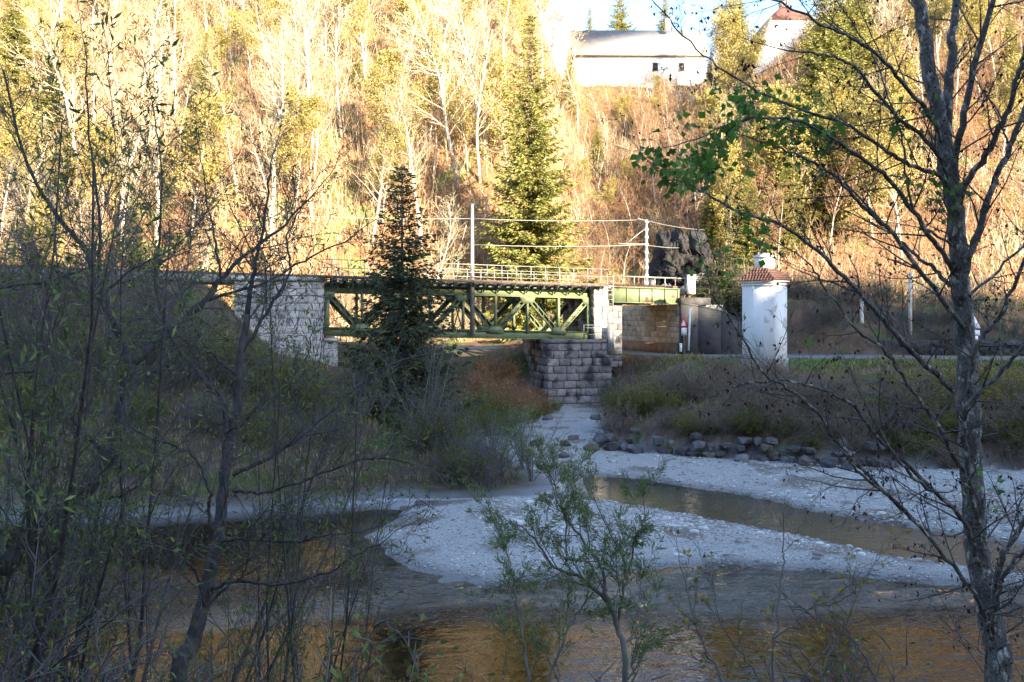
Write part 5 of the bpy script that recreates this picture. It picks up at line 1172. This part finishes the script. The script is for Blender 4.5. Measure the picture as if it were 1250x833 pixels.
# second left tree, upright from the bottom
trunk = path((205, 960), (217, 833), (234, 788), (245, 747), (258, 693), (268, 652), (272, 601), (279, 550), (286, 519), (292, 452), (302, 384), d0=8.2, d1=9.6); trunk[0][2] = tz(trunk[0][0], trunk[0][1])-.1
ll = [(path((302, 384), (310, 330), (322, 270), (330, 200), d0=9.6, d1=10), .03, .008), (path((296, 430), (330, 375), (355, 330), (350, 290), (370, 250), d0=9.5, d1=10), .022, .006),
      (path((276, 560), (276, 502), (252, 465), (218, 425), (200, 395), d0=9.2, d1=9.8), .036, .012), (path((284, 580), (340, 552), (395, 510), (440, 470), (490, 440), d0=9.0, d1=9.8), .024, .008),
      (path((258, 720), (285, 710), (340, 713), (401, 700), (430, 680), (470, 660), d0=8.6, d1=8.0), .018, .005), (path((268, 660), (296, 659), (357, 662), (395, 655), (440, 650), d0=8.8, d1=8.2), .016, .005),
      (path((262, 655), (255, 620), (256, 600), (240, 560), (200, 540), d0=8.8, d1=8.6), .02, .008), (path((250, 742), (278, 715), (285, 700), (310, 680), d0=8.6, d1=8.9), .018, .008),
      (path((284, 600), (330, 600), (385, 580), (450, 560), (500, 565), d0=9.0, d1=8.6), .018, .006), (path((250, 740), (240, 700), (232, 690), (200, 650), (150, 640), d0=8.5, d1=8.0), .014, .005),
      (path((280, 540), (310, 500), (345, 470), (372, 440), (385, 400), d0=9.3, d1=9.9), .016, .005), (path((290, 460), (250, 420), (225, 370), (210, 320), d0=9.5, d1=10.2), .018, .006)]
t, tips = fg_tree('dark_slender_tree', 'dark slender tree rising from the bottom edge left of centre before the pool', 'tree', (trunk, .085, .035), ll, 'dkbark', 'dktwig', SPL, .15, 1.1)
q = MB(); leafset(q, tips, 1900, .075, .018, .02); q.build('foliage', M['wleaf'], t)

# willow in the centre foreground
SPW = Spec(n=(4, 6, 4, 3), kids=(1, 7, 2), ang=(10, 30, 28), ratio=(1, .45, .5), jit=(0, .09, .10, .1), up=(0, .08, .05, 0), start=(0, .1, .2), tap=.3, fall=.3, rmin=.002)
trunk = path((768, 960), (764, 832), (755, 768), (746, 740), (735, 715), d0=7.6, d1=7.9); trunk[0][2] = tz(trunk[0][0], trunk[0][1])-.1
ll = [(path((746, 740), (711, 708), (676, 691), (648, 652), (605, 627), d0=7.9, d1=8.3), .020, .005), (path((740, 722), (732, 691), (715, 665), (690, 630), (680, 600), (665, 560), d0=7.9, d1=8.3), .016, .004),
      (path((755, 768), (760, 720), (762, 690), (745, 650), (730, 620), d0=7.8, d1=8.0), .014, .004), (path((768, 700), (775, 660), (785, 640), (788, 610), d0=7.9, d1=8.0), .010, .004),
      (path((662, 850), (680, 800), (697, 761), (720, 730), (745, 700), d0=7.6, d1=7.9), .012, .004), (path((648, 850), (640, 790), (633, 747), (625, 700), (615, 665), d0=7.5, d1=7.8), .014, .004),
      (path((775, 850), (772, 800), (788, 762), (781, 720), (770, 690), d0=7.4, d1=7.6), .010, .004), (path((690, 690), (690, 640), (672, 590), (655, 560), d0=8.0, d1=8.2), .008, .003)]
t, tips = fg_tree('young_willow', 'young willow with narrow green leaves in the centre foreground over the gravel', 'willow', (trunk, .028, .018), ll, 'whiteish_twig', 'whiteish_twig', SPW, .12, .62)
q = MB(); leafset(q, tips, 11000, .062, .0095, .014, 1.2); q.build('foliage', M['pleaf'], t)

# sapling lower right with yellowing leaves
trunk = path((938, 930), (942, 833), (948, 760), (955, 700), (956, 665), d0=6.6, d1=6.9); trunk[0][2] = tz(trunk[0][0], trunk[0][1])-.1
ll = [(path((940, 850), (905, 800), (880, 760), (870, 720), d0=6.7, d1=6.9), .008, .003), (path((1010, 870), (1005, 820), (1030, 770), (1045, 730), d0=6.5, d1=6.9), .009, .003), (path((1080, 860), (1060, 810), (1040, 780), (1010, 770), (980, 765), d0=6.5, d1=6.8), .009, .003),
      (path((945, 780), (985, 745), (1025, 735), (1060, 700), d0=6.7, d1=6.9), .007, .003), (path((900, 870), (860, 790), (845, 750), (830, 690), d0=6.6, d1=7.0), .007, .003)]
t, tips = fg_tree('yellowing_sapling', 'thin dark sapling with scattered yellow-green leaves at bottom right of centre', 'sapling', (trunk, .010, .005), ll, 'dktwig', 'dktwig', SPW, .14, .5)
q = MB(); leafset(q, tips, 190, .045, .035, .01); q.build('foliage', M['byleaf'], t)

# thicket on the near bank at the left (individual willow bushes)
random.seed(9)
G_N = 'willow bushes on the near left bank'; L_N = 'tall twiggy willow bush with small narrow leaves at the near left bank'
for i in range(3): lib('nwil%d' % i, lambda: make_tree('tall_willow_bush', L_N, 'willow', 6.5, .032, Spec(n=(7, 5, 4, 3), kids=(13, 6, 3), ang=(30, 36, 36), ratio=(.30, .42, .5), jit=(.07, .12, .14, .14), up=(.05, .05, .03, 0), start=(.18, .15, .2), tap=.2, fall=.35, rmin=.0035), 'dkbark', 'dktwig', 'wleaf', 2400, (.085, .022), group=G_N, stems=5, lspread=.02))
NWL = ['tall twiggy willow bush at left whose thin leafy tip stands highest against the sunlit slope', 'tall willow bush with small leaves near the left edge, behind the leaning tree', 'willow bush cut by the left edge of the picture, reaching its upper corner', 'willow bush between the leaning tree and the dark slender tree', 'lower willow bush filling the left edge beside the leaning trunk', 'slim leafy willow bush in front of the pale limestone abutment', 'slim leafy willow bush whose tip stands before the left end of the truss']
def near_w(px, d, top, wide=1.0):
    x = gx(px, d); z = tz(x, d); k = (gz(top, d)-z)/6.6; root = LIB['nwil0']; key = 'nwil%d' % random.randrange(3); place(key, x, d, z, None, (k*wide, k*wide, k), NWL.pop(0), G_N)
for px, d, top, w in ((110, 9.9, 85, .7), (25, 9.8, 110, .8), (-40, 9.6, 60, .9), (200, 10.0, 150, .6), (-20, 9.9, 300, .9), (330, 10.1, 255, .5), (388, 10.1, 225, .45)): near_w(px, d, top, w)
# tangled low bushes along the bottom edge
G_T = 'tangled bushes along the near bank'; L_T = 'low tangled dark bush on the near bank at the bottom edge'
for i in range(2): lib('tang%d' % i, lambda: shrub('tangled_bush', L_T, 'bush', 1.6, 1.6, 22, 'dktwig', 'wleaf', 450, (.055, .016), G_T, (11, 5), .007))
TLL = ['tangled dark bush in the lower left corner', 'tangled dark bush on the bottom edge, second from the left corner', "low tangled bush on the bottom edge left of the slender tree's foot", 'low twiggy bush on the bottom edge between the willow and the yellowing sapling', 'tangled bush at the foot of the big alder trunk in the lower right corner', 'sparse low bush on the bottom edge left of the young willow']
def near_t(px, d, top, key='tang%d'):
    x = gx(px, d); z = tz(x, d); k = max((gz(top, d)-z)/1.6, .2); place(key % random.randrange(2), x, d, z, None, k, TLL.pop(0), G_T)
for px, d, top in ((-20, 6.6, 700), (60, 6.4, 750), (140, 6.2, 775), (870, 6.2, 812), (1240, 6.5, 770), (560, 6.5, 815)): near_t(px, d, top)
lib('sprig', lambda: shrub('green_sprig', 'small blue-green leafy bush poking up at the bottom edge left of the willow', 'bush', 1.0, .45, 12, 'whiteish_twig', 'wleaf', 900, (.05, .016), None, (7, 3), .004))
x = gx(505, 6.3); place('sprig', x, 6.3, None, None, (gz(785, 6.3)-tz(x, 6.3))/1.0, 'small blue-green leafy bush poking up at the bottom edge left of the willow')
for px, top, d in ((560, 720, 6.6), (590, 740, 6.7), (610, 705, 6.9), (548, 760, 6.5)):
    pass
for o in [o for o in PROTO if o.location.z < -400]:
    for c_ in list(o.children): bpy.data.objects.remove(c_)
    bpy.data.objects.remove(o)
